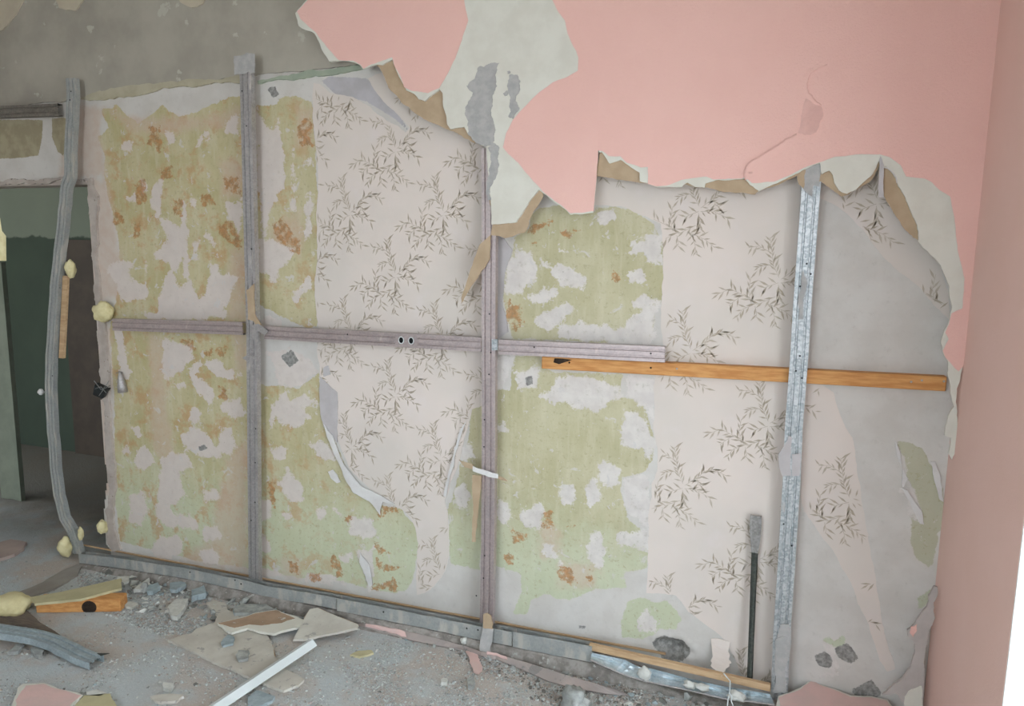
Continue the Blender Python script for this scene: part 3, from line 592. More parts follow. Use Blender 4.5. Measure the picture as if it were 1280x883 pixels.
# ------------------------------------------------------------------ metal framing
def resample(q, step):
    out = []
    for i in range(len(q)-1):
        a, b = q[i], q[i+1]; k = max(1, int(np.linalg.norm(b-a)/step))
        out += [a+(b-a)*j/k for j in range(k)]
    return out+[q[-1]]
SEC = [(-.030, .027), (-.030, 0), (-.0175, 0), (-.0155, .006), (-.0105, .006), (-.0085, 0), (.0085, 0), (.0105, .006), (.0155, .006), (.0175, 0), (.030, 0), (.030, .027)]
SEC = SEC+[(.0238, .027), (.0238, .0262), (.0292, .0262), (.0292, .0006), (.0179, .0006), (.0159, .0066), (.0101, .0066), (.0081, .0006), (-.0081, .0006), (-.0101, .0066), (-.0159, .0066), (-.0179, .0006), (-.0292, .0006), (-.0292, .0262), (-.0238, .0262), (-.0238, .027)]
def profile(name, pts3, across, out, m_, parent, sec=SEC, scale=1., dents=0, label=None):
    """sweep the folded sheet section along pts3; across = axis of its width, out = axis pointing away from its face (into depth)"""
    q = resample([np.array(p, float) for p in pts3], .04); V = []; F = []; n = len(sec)
    for i, p in enumerate(q):
        t = q[min(i+1, len(q)-1)]-q[max(i-1, 0)]; t /= np.linalg.norm(t)
        o_ = np.array(out, float); a = np.cross(t, o_); a /= np.linalg.norm(a)
        if a@np.array(across, float) < 0: a = -a
        o_ = np.cross(a, t); o_ = o_ if o_@np.array(out, float) > 0 else -o_
        j = np.array([RND.gauss(0, 1), RND.gauss(0, 1), RND.gauss(0, 1)])*dents
        for u, w in sec: V.append(tuple(p+a*u*scale+o_*w*scale+j))
        if i:
            for k in range(n): F.append(((i-1)*n+k, (i-1)*n+(k+1) % n, i*n+(k+1) % n, i*n+k))
    tri = tessellate_polygon([[Vector((u, w, 0)) for u, w in sec]])
    F += [tuple(t) for t in tri]; L = (len(q)-1)*n; F += [tuple(i+L for i in t) for t in tri]
    return mk(name, V, F, m_, parent, label=label)
YS = -.075
def screw(p, parent, r=.0035, out=(0, -1, 0), m_=None):
    p = np.array(p); V = []; o_ = np.array(out, float); a = np.cross(o_, (.3, .2, .9)); a /= np.linalg.norm(a); b = np.cross(o_, a)
    for k in range(8): V.append(tuple(p+(a*math.cos(k*.785)+b*math.sin(k*.785))*r))
    for k in range(8): V.append(tuple(p+o_*.0022+(a*math.cos(k*.785)+b*math.sin(k*.785))*r*.6))
    mk('screw', V, [(k, (k+1) % 8, (k+1) % 8+8, k+8) for k in range(8)]+[tuple(range(8, 16))], m_ or M_DARK, parent)
def stud(path, m_, label, screws=(), parts=(), bottom=None, dents=0., floor=True):
    q = [wp(a, b, YS) for a, b in px(path)]
    if floor:
        e = q[-1]; d = q[-1]-q[-2]; q[-1] = e+d*((.03-e[2])/d[2])
    r = empty('metal_stud', (q[-1][0], YS+.013, q[-1][2]), label, 'metal stud', 'upright metal profiles of the stripped partition')
    del r['group']
    pf = profile('profile', q, (1, 0, 0), (0, 1, 0), m_, r, dents=dents)
    for s in screws:
        for a, b in px(s): screw(wp(a, b, YS), pf)
    for nm, s, mt, y, am in parts: wallsheet(nm, px(s), YS+y, YS+y+.0035, mt, r, am, .008)
    return r
ST2 = stud('0 306 75 307 120 309 200 312 320 314.5 420 315.5 560 317 727', M_STEEL, 'second metal stud from the left, with a grey smeared top end', ['A 1210 455 1228 365 1232 630', 'B 1256 445', 'F 122 288', 'G 140 340 138 490 137 665 120 745'],
 [('compound_smear', 'A 1168 280 1205 276 1232 264 1272 270 1274 362 1240 358 1205 372 1170 372', M_COMP, -.004, .12), ('cardboard_scrap', 'F 97 470 118 455 132 440 136 575 165 622 150 640 128 606 104 600', M_CARD, -.005, .08),
  ('bent_tab', 'F 120 625 150 618 195 650 180 668 150 650 150 700 128 690', M_STEEL, -.009, .05), ('bent_tab', 'F 80 770 105 755 140 760 138 778 100 780', M_STEEL, -.006, .05)])
ST3 = stud('0 610.5 185 611 300 610.5 420 610.5 560 609.5 680 607.5 782', M_STEELM, 'third metal stud from the left, rising behind the cream plasterboard edge', ['F 1172 575 1178 745', 'F 1142 272', 'K 90 300 88 420 110 100', 'L 305 160 300 260 268 338'],
 [('stud_collar', 'J 122 722 148 722 148 770 122 772', M_ZINC, -.002, 0)])
ST4 = stud('N 395 80 385 170 375 300 360 500 345 700 335 876|O 325 200 310 400 302 600 285 876|P 372 250 355 500 347 741', M_ZINC, 'rightmost metal stud, spotted bright zinc, crossing the orange batten', ['N 383 195 365 505 337 600 382 548', 'O 320 148 336 85 345 178 290 492 326 546 268 793', 'P 395 130 380 492', 'N 362 200'],
 [('compound_smear', 'N 360 100 428 82 418 180 392 172 388 222 368 208 350 190', M_COMP, -.003, .1), ('compound_smear', 'N 345 540 352 535 356 640 348 740 328 740 330 640', M_COMP, -.003, .08), ('joint_plate', 'O 245 500 290 420 302 430 300 590 262 590 250 555', M_LILAC, -.003, .05), ('joint_plate', 'O 302 500 340 496 335 590 302 590', M_LILAC, -.0035, .03),
  ('compound_smear', 'P 352 430 385 430 382 560 372 640 376 690 322 690 330 600', M_COMP, -.003, .1), ('torn_tape', 'U 1100 180 1150 150 1190 160 1150 270 1110 410 1090 400 1095 290', M_COMP, -.005, .1)])
ST1 = stud('A 350 390 355 480 350 600 342 720 343 880|B 325 130 308 300 290 460 270 640 255 880|C 248 180 245 350 253 520 263 650 268 730 285 880|D 245 150 275 200 300 285', M_TRACK, 'bent buckled metal stud at the far left in front of the dark doorway', ['A 355 457 350 500', 'C 262 280', 'B 300 640'], dents=.0008)
# pale wooden lath fixed along the bent stud
q = [wp(a, b, -.055) for a, b in px('0 82 345 77 448')]
V = [(p[0]+u, y, p[2]) for p in q for u, y in ((-.018, -.058), (.016, -.058), (.016, -.044), (-.018, -.044))]
mk('lath', V, [(0, 1, 2, 3), (4, 7, 6, 5), (0, 4, 5, 1), (1, 5, 6, 2), (2, 6, 7, 3), (3, 7, 4, 0)], M_WOODP, ST1)
def rail(name, a, b, m_, label, screws=(), y=YS, h=(0, 0, 1)):
    q = [wp(*px(a)[0], y), wp(*px(b)[0], y)]
    r = empty(name, tuple((q[0]+q[1])/2-np.array([0, 0, .03])), label, 'metal rail')
    o = profile('profile', q, h, (0, 1, 0), m_, r)
    for s in screws:
        for u, v in px(s): screw(wp(u, v, y), o)
    return r, o
r1, _ = rail('metal_rail', '0 140 406', '0 303 411', M_STEELM, 'mauve horizontal rail running from the foam lump to the second stud')
r2, o2 = rail('metal_rail', '0 330 416', '0 601 431', M_STEELM, 'long horizontal rail with two round cable holes between the middle studs')
r3, _ = rail('metal_rail', '0 623 434', '0 831 443.5', M_STEELM, 'horizontal rail ending free above the orange batten', ['J 310 757 825 785'])
# two cable holes in the middle of the long rail, each with a pressed rim
me_old = o2.data; bpy.data.objects.remove(o2)
A_, B_ = wp(330, 416, YS), wp(601, 431, YS); ax = (B_-A_)/np.linalg.norm(B_-A_); H1, H2 = wp(*px('F 782 687')[0], YS), wp(*px('F 826 690')[0], YS)
S1, S2 = A_+ax*((H1-A_)@ax-.03), A_+ax*((H2-A_)@ax+.03)
pl_ = profile('profile', [A_, S1], (0, 0, 1), (0, 1, 0), M_STEELM, r2); screw(wp(*px('F 545 665')[0], YS), pl_); profile('profile', [S2, B_], (0, 0, 1), (0, 1, 0), M_STEELM, r2)
up_ = np.array([-ax[2], 0, ax[0]]); loops = [[S1-up_*.03, S2-up_*.03, S2+up_*.03, S1+up_*.03]]
for h in (H1, H2):
    c0 = A_+ax*((h-A_)@ax); loops.append([c0+ax*.012*math.cos(k*math.pi/8)+up_*.0145*math.sin(k*math.pi/8) for k in range(16)])
tri = tessellate_polygon([[Vector((v@ax, v@up_, 0)) for v in l] for l in loops]); V = [tuple(v) for l in loops for v in l]; n = len(V)
F = [tuple(t) for t in tri]+[tuple(i+n for i in t[::-1]) for t in tri]; V += [(v[0], v[1]+.0012, v[2]) for v in V]
for b0, e0 in ((0, 4), (4, 20), (20, 36)):
    F += [(b0+k, b0+(k+1) % (e0-b0), b0+(k+1) % (e0-b0)+n, b0+k+n) for k in range(e0-b0)]
m = MB(); m.add(V, F)
for sg in (-1, 1):
    p, q_ = S1+up_*.03*sg, S2+up_*.03*sg
    m.add([tuple(v) for b in (p, q_) for v in (b, b+np.array([0, .027, 0]), b+np.array([0, .027, 0])-up_*.001*sg, b-up_*.001*sg)], [(0, 1, 2, 3), (4, 7, 6, 5), (0, 4, 5, 1), (1, 5, 6, 2), (2, 6, 7, 3), (3, 7, 4, 0)])
pp_ = m.build('punched_plate', M_STEELM, r2)
for l in loops[1:]:
    c0 = sum(l)/16; V = []; F = []
    for k in range(16):
        for j in range(4):
            d = l[k]-c0; d /= np.linalg.norm(d); V.append(tuple(l[k]+d*.0022*math.cos(j*math.pi/2)+np.array([0, .0022*math.sin(j*math.pi/2), 0])))
            F.append((k*4+j, ((k+1) % 16)*4+j, ((k+1) % 16)*4+(j+1) % 4, k*4+(j+1) % 4))
    mk('hole_rim', V, F, M_PVC, pp_, smooth=True)
    MB().tube([c0+np.array([0, .010, 0]), c0+np.array([0, .014, 0])], .0165, 16).build('hole_shade_disc', M_DARK, r2)  # dark disc standing in for the shade inside the hole
rail('metal_rail', '0 -30 141', '0 72 137', metal('old_brown_steel', S(136,130,120), S(108,102,94), rough=.6, met=.3), 'short dark rail above the doorway at the top left', y=-.05)

# wooden batten behind the rightmost stud
def bar(name, a, b, h, y0, y1, m_, label, cat, parent=None):
    P, Q = wp(*a, y0), wp(*b, y0); V = []
    for p in (P, Q):
        for dy in (y0, y1):
            for dz_ in (-h/2, h/2): V.append((p[0], dy, p[2]+dz_))
    o = mk(name, V, [(0, 1, 3, 2), (4, 6, 7, 5), (0, 4, 5, 1), (2, 3, 7, 6), (0, 2, 6, 4), (1, 5, 7, 3)], m_, parent)
    bv = o.modifiers.new('bevel', 'BEVEL'); bv.width = .002; bv.segments = 1
    if label: tag(o, label, cat)
    return o
rt = empty('wood_batten', tuple(wp(930, 464, -.044)), 'long orange pine batten across the right half of the wall', 'batten')
bt_ = bar('batten', (677, 453.5), (1183, 480.5), .05, -.044, -.001, M_WOOD, None, None, rt)
for a in ('J 465 825 825 848 940 852', 'O 850 188 943 192 805 194'):
    for u, v in px(a): screw(wp(u, v, -.044), bt_, .004, m_=M_STEEL if u > 1130 or u > 840 and u < 850 else M_KNOT)
mk('splintered_end', *prism([tuple(wp(a, b, -.046)) for a, b in px('J 400 806 440 808 478 813 450 822 420 832 395 824')], [tuple(wp(a, b, -.044)) for a, b in px('J 400 806 440 808 478 813 450 822 420 832 395 824')]), M_KNOT, rt)

# floor track: folded channel, front web and open top
def track(name, top, m_, label, y0=-.125, y1=-.08, h=.066):
    q = [wp(a, b, y0) for a, b in top]; r = empty(name, (sum(p[0] for p in q)/len(q), y0, 0), label, 'floor track')
    th = .0012
    sec = [(0, 0), (0, h), (-.0, h), (.004, h), (.004, h-th), (th, h-th), (th, th*2), (y1-y0-th, th*2), (y1-y0-th, h*.8), (y1-y0, h*.8), (y1-y0, 0)]
    sec = [(0, 0), (0, h), (th, h), (th, th), (y1-y0-th, th), (y1-y0-th, h*.86), (y1-y0, h*.86), (y1-y0, 0)]
    q2 = resample(q, .05); V = []; F = []; n = len(sec)
    for i, p in enumerate(q2):
        z0 = p[2]-h
        for u, w in sec: V.append((p[0], y0+u+RND.gauss(0, .0006), z0+w+RND.gauss(0, .0008)))
        if i:
            for k in range(n): F.append(((i-1)*n+k, (i-1)*n+(k+1) % n, i*n+(k+1) % n, i*n+k))
    tri = tessellate_polygon([[Vector((u, w, 0)) for u, w in sec]])
    F += [tuple(t) for t in tri]; L = (len(q2)-1)*n; F += [tuple(i+L for i in t) for t in tri]
    mk('channel', V, F, m_, r); return r
tr1 = track('floor_track', px('0 98 692 150 698.5 230 710.5 310 727 330 732.5 397 743.5 420 748'), M_TRACK, 'left length of dusty metal floor track starting at the bent stud', h=.055)
tr2 = track('floor_track', px('0 421 748 480 759.5 528 769 600 783.5 640 790.5'), M_TRACK, 'middle length of dusty metal floor track under the third stud', y0=-.126, y1=-.079, h=.062)
tr3 = track('floor_track', px('0 641 790 677 796.5 740 808.5'), M_TRACK, 'ribbed end of the floor track beside the orange base lath', y0=-.1275, y1=-.0775, h=.07)
for s, t_ in (('R 700 125 1150 205 1210 243', tr1), ('S 300 155 935 280 1020 292', tr2)):
    for a, b in px(s): screw(wp(a, b, -.1265), t_, .004)
# pale lath along the foot of the old wall behind the track
bar('base_lath', (100, 681.5), (832, 818.5), .009, -.010, -.001, M_WOODP, 'thin pale wooden lath along the foot of the wall behind the track', 'lath')
bl = bar('base_lath', (736, 809.5), (963, 861.5), .027, -.118, -.098, M_WOODP, 'orange wooden lath lying along the crumpled profile by the right stud', 'lath')

# crumpled bright profile under the lath
r = empty('crumpled_profile', tuple(fp(850, 850)), 'crumpled bluish metal profile lying open at the foot of the right stud', 'metal profile')
T = [wp(a, b, -.126) for a, b in px('0 738 816|U 0 320 110 375 200 385 440 450 700 510 900 545|0 962 868')]
B = [wp(a, b, -.165) for a, b in px('T 720 340 900 420|U 20 440 200 490 450 540|U 750 612 900 625|0 968 882')]
V = []; F = []; NS = 9
kn = [.6, 1, .25, 1, .9, 1, .8]
for i, (a, b) in enumerate(zip(resample(T, 9), resample(B, 9))): pass
n_ = 40
def samp(q, t):
    t = t*(len(q)-1); i = min(int(t), len(q)-2); return q[i]+(q[i+1]-q[i])*(t-i)
for i in range(n_+1):
    t = i/n_; a = samp(T, t); b = samp(B, t); k = np.interp(t, np.linspace(0, 1, 7), kn)*.022*(1+.25*math.sin(i*1.9))
    for j in range(NS):
        u = j/(NS-1); p = a+(b-a)*u+np.array([0, 1, -.35])*k*math.sin(math.pi*u)*(1 if j not in (3, 5) else .8)
        p = p.copy(); p[2] = max(p[2], .004); V.append(tuple(p))
    if i: F += [((i-1)*NS+j, i*NS+j, i*NS+j+1, (i-1)*NS+j+1) for j in range(NS-1)]
o = mk('bent_sheet', V, F, M_BLUE, r); sm = o.modifiers.new('s', 'SOLIDIFY'); sm.thickness = .0012
MB().tube([samp(B, i/20)+np.array([0, -.001, .002]) for i in range(21)], .0028, 6).build('folded_edge', M_STEEL, r)

# rough mortar and dirt bed the tracks sit on
BED = [(x_, z_) for x_, z_ in sorted((wp(a, b, -.126)[0], max(.004, wp(a, b, -.126)[2]-h_)) for a, b, h_ in
       [(98, 692, .055), (230, 710.5, .055), (310, 727, .055), (420, 748, .06), (528, 769, .062), (600, 783.5, .062), (677, 796.5, .07), (740, 808.5, .07), (850, 840, .085), (962, 866, .085)])]
V = []; F = []; nx_, ny_ = 330, 16
for i in range(nx_+1):
    x = BED[0][0]+(BED[-1][0]-BED[0][0])*i/nx_; zt = np.interp(x, [b[0] for b in BED], [b[1] for b in BED])
    for j in range(ny_+1):
        y = -.158+.128*j/ny_; u = min(1, max(0, (y+.158)/.035)); u = u*u*(3-2*u)
        n_z = mnoise.noise((x*22, y*22, 1))*.5+mnoise.noise((x*60, y*60, 2))*.35
        V.append((x, y+n_z*.004, -.002+(zt-.001)*u+n_z*.011*(4*u*(1-u)+.06)))
    if i: F += [((i-1)*(ny_+1)+j, i*(ny_+1)+j, i*(ny_+1)+j+1, (i-1)*(ny_+1)+j+1) for j in range(ny_)]
mk('mortar_bed', V, F, simple('rough_mortar_dirt', S(160,154,146), S(128,122,115), 26, .95, bump=.9, bscale=70, spots=(S(178,176,168), 40, .62)), bpy.data.objects['floor'], smooth=False, label='rough brown mortar and dirt ridge under the floor tracks')

# ------------------------------------------------------------------ things on the floor
def lump(c, r, m_, name, parent=None, seed=0, squash=(1, 1, 1), amp=.35, sub=3, **k):
    bm = bmesh.new(); bmesh.ops.create_icosphere(bm, subdivisions=sub, radius=1)
    V = []
    for v in bm.verts:
        d = 1+amp*mnoise.noise(v.co*1.5+Vector((seed*3.1, seed, 0)))+amp*.45*mnoise.noise(v.co*3.2+Vector((seed, 0, seed*2)))+amp*.25*mnoise.noise(v.co*8+Vector((seed*2, 1, seed)))
        V.append((c[0]+v.co.x*d*r*squash[0], c[1]+v.co.y*d*r*squash[1], c[2]+v.co.z*d*r*squash[2]))
    F = [tuple(v.index for v in f.verts) for f in bm.faces]; bm.free()
    o = mk(name, V, F, m_, parent, smooth=True); return tag(o, **k) if k else o
def lf(a, b, y, r, seed, label, **k): return lump(wp(a, b, y), r, M_FOAM, 'foam_lump', None, seed, label=label, cat='foam', amp=.24, sub=4, **k)
lf(129, 390, -.04, .052, 1, 'round yellow foam lump at the left end of the mauve rail', squash=(1.1, .7, 1))
lf(88, 336, -.05, .04, 2, 'small yellow foam lump on the bent stud above its lath', squash=(.7, .6, 1.2))
lf(128, 659, -.03, .034, 3, 'pale foam knob low on the broken door jamb', squash=(.7, .8, 1.1))
r = lump(wp(81, 684, -.1), .05, M_FOAM, 'foam_lump', None, 5, squash=(.75, .6, 1.1), label='cream foam wedge at the foot of the bent stud', cat='foam')
lump(wp(101, 668, -.06), .022, M_FOAM, 'foam_lump', None, 8, squash=(.7, .7, 1.6), label='small foam bead behind the foot of the bent stud', cat='foam')
lump(fp(14, 756, .03), .085, M_FOAM, 'foam_lump', None, 12, squash=(1.2, .9, .5), label='pale yellow foam chunk at the left edge beside the timber block', cat='foam')
lump(wp(51, 490, -.068), .016, M_WHITEP, 'plaster_blob', ST1, 4, label='white plaster blob')

# timber offcut with a dark round knot
r = empty('timber_offcut', tuple(fp(98, 766)), 'orange timber offcut with a dark round knot near the left floor edge', 'timber')
A_, B_ = fp(45, 767), fp(151, 765.5); dv = (B_-A_)/np.linalg.norm(B_-A_); nv_ = np.array([-dv[1], dv[0], 0]); hh = .062; dd = .075
V = [tuple(p+o_+np.array([0, 0, z])) for z in (0, hh) for p, o_ in ((A_, 0*nv_), (B_, 0*nv_), (B_, nv_*dd), (A_, nv_*dd))]
o = mk('block', V, [(0, 3, 2, 1), (4, 5, 6, 7), (0, 1, 5, 4), (1, 2, 6, 5), (2, 3, 7, 6), (3, 0, 4, 7)], M_WOOD, r); bv = o.modifiers.new('b', 'BEVEL'); bv.width = .006; bv.segments = 2
kc = A_+(B_-A_)*.63+np.array([0, 0, .026]); V = []; F = []
for yy in (-.0012, .003):
    for k in range(18): V.append(tuple(kc+dv*.034*math.cos(k*math.pi/9)+np.array([0, 0, max(-.024, .032*math.sin(k*math.pi/9))])+nv_*yy))
mk('knot', V, [(k, (k+1) % 18, (k+1) % 18+18, k+18) for k in range(18)]+[tuple(range(18))], M_KNOT, o)
def slab(name, s, z, t, m_, label, cat='plaster piece', tilt=(0, 0), amp=.06, **k):
    return tag(floorslab(name, px(s), z, t, m_, None, tilt, amp, **k), label, cat)
M_OLIVE = simple('olive_beige_board', S(196,188,150), S(182,174,138), 8, .85)
M_PALE = simple('pale_board_face', S(206,202,190), S(192,186,174), 9, .9, spots=(S(168,164,156), 26, .62))
M_BROWNB = simple('brown_board_face', S(176,150,126), S(160,136,114), 9, .9, spots=(S(200,196,186), 20, .64))
slab('beige_plank', 'Q 165 290 330 262 660 188 662 240 440 300 190 326', .074, .012, M_OLIVE, 'long beige board offcut lying behind the timber block', 'board', amp=.02)
slab('grey_plank', 'Q -60 360 130 350 220 430 340 505 300 500 140 440 -60 440', .012, .012, M_BROWNDARK, 'dark grey-brown plank under the bent profile at the left edge', 'plank', amp=.02)
slab('fallen_slab', 'Q -80 20 60 -25 145 -10 130 20 80 55 0 80 -80 90', .02, .018, simple('pink_grey_slab', S(190,172,160), S(178,160,150), 7, .9), 'pinkish grey slab on the floor before the doorway at the left edge')
slab('dusty_board', 'Q 230 210 330 150 420 110 440 120 420 170 300 240 160 290 60 280', .011, .01, simple('dusty_grey_board', S(160,154,144), S(146,140,132), 8, .95), 'dust-covered grey board strip pointing from the foam to the bent stud', 'board', amp=.04)
r = empty('pink_fragment', tuple(fp(60, 875)), 'pink-faced plasterboard fragment in the bottom left corner', 'plasterboard')
floorslab('gypsum_core', px('Q 40 950 75 850 95 785 125 762 240 757 310 785 450 823 400 870 360 950'), .018, .012, M_CREAM, r, amp=.05)
floorslab('painted_facing', px('Q 62 950 86 850 118 800 140 772 240 763 300 787 440 826 385 870 350 950'), .0192, .0012, M_PINKD, r, amp=.05)
slab('beige_board_piece', 'Q 455 826 600 815 650 950 380 950 410 875', .012, .011, M_OLIVE, 'beige board piece beside the pink fragment at the bottom left', 'board')
r = empty('board_fragment', tuple(fp(300, 820)), 'largest pale plasterboard fragment, lying broken before the floor track', 'plasterboard')
big = px('H 35 535 95 515 140 505 160 485 245 455 248 415 205 372 235 357 295 372 300 400 350 420 450 440 480 520 505 570 515 615 560 665 600 685 642 710 610 737 550 760 480 735 400 702 230 628')
floorslab('gypsum_core', big, .014, .0112, M_PALE, r, amp=.05); floorslab('backing_paper', big, .0028, .0025, M_CARD, r, amp=.05)
r = empty('brown_fragment', tuple(fp(325, 780)), 'brown-backed plasterboard fragment resting on the large pale one', 'plasterboard')
br = px('H 255 460 380 430 420 415 520 400 560 418 642 445 625 475 510 505 440 495 390 480 320 502')
floorslab('gypsum_core', br, .034, .011, M_CREAM, r, amp=.06, tilt=(0, .05)); floorslab('backing_paper', px('H 258 460 380 432 420 417 520 402 558 420 600 438 540 458 450 470 392 466 330 480'), .0355, .001, M_BROWNB, r, amp=.06, tilt=(0, .05))
r = empty('triangular_fragment', tuple(fp(405, 785)), 'triangular pale plasterboard fragment leaning beside the white strip', 'plasterboard')
tri_ = px('H 665 398 700 391 790 430 882 466 880 478 760 505 640 530 592 532')
floorslab('gypsum_core', tri_, .045, .011, M_PALE, r, amp=.04, tilt=(0, .22)); floorslab('backing_paper', tri_, .0338, .001, M_CARD, r, amp=.04, tilt=(0, .22))
# white PVC corner strip
A_, B_ = fp(391, 801, .062), fp(250, 895, .034); dv = (B_-A_)/np.linalg.norm(B_-A_); B_ = B_+dv*.25; s_ = np.array([-dv[1], dv[0], 0]); w_ = .024
if s_@np.array([1, 0, 0]) < 0: s_ = -s_
V = []
for p in (A_, B_):
    for u, z in ((-w_, -.003), (0, .006), (w_, -.014), (w_, -.017), (0, .003), (-w_, -.006)): V.append(tuple(p+s_*u+np.array([0, 0, z])))
tag(mk('corner_strip', V, [(k, (k+1) % 6, (k+1) % 6+6, k+6) for k in range(6)]+[(0, 1, 4, 5), (1, 2, 3, 4), (6, 11, 10, 7), (7, 10, 9, 8)], M_PVC), 'straight white plastic corner strip lying across the pale fragments', 'strip')
# bent galvanised profile lower left
r = empty('bent_profile', tuple(fp(60, 805)), 'bent galvanised profile sticking in from the left edge over the floor', 'metal profile')
q = [fp(a, b, z) for a, b, z in ((-40, 779, .075), (0, 786, .07), (46, 793, .06), (62, 798, .055), (78, 806, .048), (99, 816, .04), (121, 824, .036))]
profile('profile', q, (0, 1, .2), (0, 0, -1), M_BLUE, r, dents=.001, scale=1.12)
e = q[-1]; mk('torn_tip', *prism([tuple(e+np.array(v)) for v in ((-.04, .03, 0), (.03, .036, .012), (.0, .02, .004))], [tuple(e+np.array(v)+np.array([0, 0, -.002])) for v in ((-.04, .03, 0), (.03, .036, .012), (.0, .02, .004))]), M_IRON, r)

slab('plaster_slab', 'H 330 390 360 375 470 375 520 400 420 415 330 415', .03, .02, M_CHIP[0], 'flat grey plaster slab behind the brown-backed fragment')
slab('plaster_slab', 'H 390 790 430 757 512 785 500 802 430 832 395 822', .014, .014, M_CHIP[3], 'bluish plaster slab beside the lower end of the white strip')
slab('plaster_slab', 'R 475 470 560 392 680 390 660 450 620 510 570 565 510 555', .028, .022, M_CHIP[1], 'pale five-sided plaster slab in the rubble before the track')
slab('plaster_slab', 'R 135 300 215 230 290 178 300 240 240 292', .026, .018, M_CHIP[1], 'pointed white plaster sliver in the rubble near the timber block')
slab('plaster_slab', 'R 715 300 840 255 860 330 750 355 712 375', .04, .03, M_CHIP[3], 'blocky bluish plaster slab against the floor track')
slab('plaster_slab', 'R 500 230 640 212 665 245 560 300 500 292', .035, .02, M_CHIP[3], 'flat bluish slab under the screw on the left track')
slab('plaster_slab', 'R 270 260 380 225 400 262 330 310 270 310', .03, .024, M_CHIP[3], 'blue-grey slab right of the pointed white sliver')
slab('plaster_slab', 'R 15 425 110 415 180 440 120 480 60 465', .015, .012, M_CHIP[1], 'thin pale sliver to the right of the timber block end')
slab('plaster_slab', 'R -30 165 95 165 90 210 40 230 -30 215', .045, .012, M_CHIP[1], 'white plaster sliver lying behind the beige board offcut')
slab('plaster_slab', 'R 1130 500 1200 450 1300 470 1310 540 1140 540', .022, .018, M_CHIP[3], 'bluish slab on the upper tip of the large pale fragment')
slab('plaster_slab', 'H 15 745 12 722 62 725 45 760', .016, .014, M_CHIP[1], 'small white wedge left of the large pale fragment')
slab('plaster_slab', 'H -30 780 60 775 106 785 60 806 -20 806', .01, .009, M_CHIP[1], 'thin pale sliver below the small white wedge')
slab('plaster_slab', 'Q 40 590 90 545 130 545 100 585', .02, .014, M_CHIP[0], 'grey shard under the bent profile at the left edge')
slab('plaster_slab', 'Q 165 570 195 535 240 550 232 610 190 605', .018, .015, M_CHIP[0], 'rhombic grey shard just below the kink of the bent profile')
slab('plaster_slab', 'Q 470 805 520 793 580 812 540 828 470 822', .012, .01, M_CHIP[1], 'flat white sliver above the beige board piece at the bottom')
slab('plaster_slab', 'D 585 845 640 835 715 838 690 862 610 865', .011, .01, M_PALE, 'long pale sliver on the open floor below the large fragment')
slab('plaster_slab', 'H 270 545 300 510 330 520 325 550 280 560', .026, .01, M_CHIP[3], 'grey-blue flake lying on the large pale fragment')
slab('plaster_slab', 'H 335 600 350 580 395 580 390 615 350 622', .028, .013, M_CHIP[0], 'round grey crumb pile on the middle of the large pale fragment')
slab('plaster_slab', 'S 45 480 110 450 210 445 225 465 120 495', .01, .009, M_OLIVE, 'flat tan sliver on the floor right of the triangular fragment')
slab('plaster_slab', 'S 740 665 760 655 790 660 780 692 740 690', .016, .014, M_CHIP[1], 'bright white chip in the middle of the bluish dust')
slab('pink_flake', 'S 925 455 960 440 1020 480 1055 575 1030 625 985 610 960 545', .01, .004, M_PINKD, 'torn pink paint flake lying in front of the third stud', 'paint flake', amp=.12)
slab('plaster_slab', 'S 940 660 990 640 1000 690 975 720 945 710', .022, .02, M_CHIP[0], 'grey chip at the lower end of the pink paint flake')
# loose skirting strip snaking along the foot of the track
r = empty('skirting_strip', tuple(fp(640, 830)), 'long bowed skirting strip with pink paint remains along the floor track', 'skirting')
LO = [fp(a, b, .003) for a, b in px('S 90 262 300 315 500 372 700 412 920 450 1040 492 1140 520|T 0 335 200 415 400 505 600 560 850 602 1010 612')]
HI = [fp(a, b, .03) for a, b in px('S 100 236 300 258 480 300 700 352 960 425 1040 455 1140 470|T 0 290 140 330 280 370 500 440 700 500 940 570')]
V = []; F = []
for i in range(61):
    a = samp(LO, i/60); b = samp(HI, i/60)
    for p in (a, a+np.array([0, -.004, .006]), b+np.array([0, -.003, .001]), b, b+np.array([0, .004, -.006]), a+np.array([0, .006, 0])): V.append(tuple(p))
    if i: F += [((i-1)*6+k, (i-1)*6+(k+1) % 6, i*6+(k+1) % 6, i*6+k) for k in range(6)]
F += [tuple(range(6)), tuple(range(360, 366))]
mk('strip', V, F, simple('grey_pink_skirting', S(176,162,154), S(162,152,146), 7, .85, spots=(S(140,136,132), 12, .6)), r)
for t0, t1, v0, v1 in ((.03, .16, .2, .8), (.46, .63, .5, .95)):
    P = []; 
    for t in np.linspace(t0, t1, 9): P.append(samp(LO, t)+(samp(HI, t)-samp(LO, t))*(v1+RND.uniform(-.1, .05)))
    for t in np.linspace(t1, t0, 9): P.append(samp(LO, t)+(samp(HI, t)-samp(LO, t))*(v0+RND.uniform(-.1, .1)))
    fr = [tuple(p+np.array([0, -.006, .009])) for p in P]
    mk('paint_remains', *prism(fr, [tuple(p+np.array([0, -.003, .005])) for p in P]), M_PINKD, r)
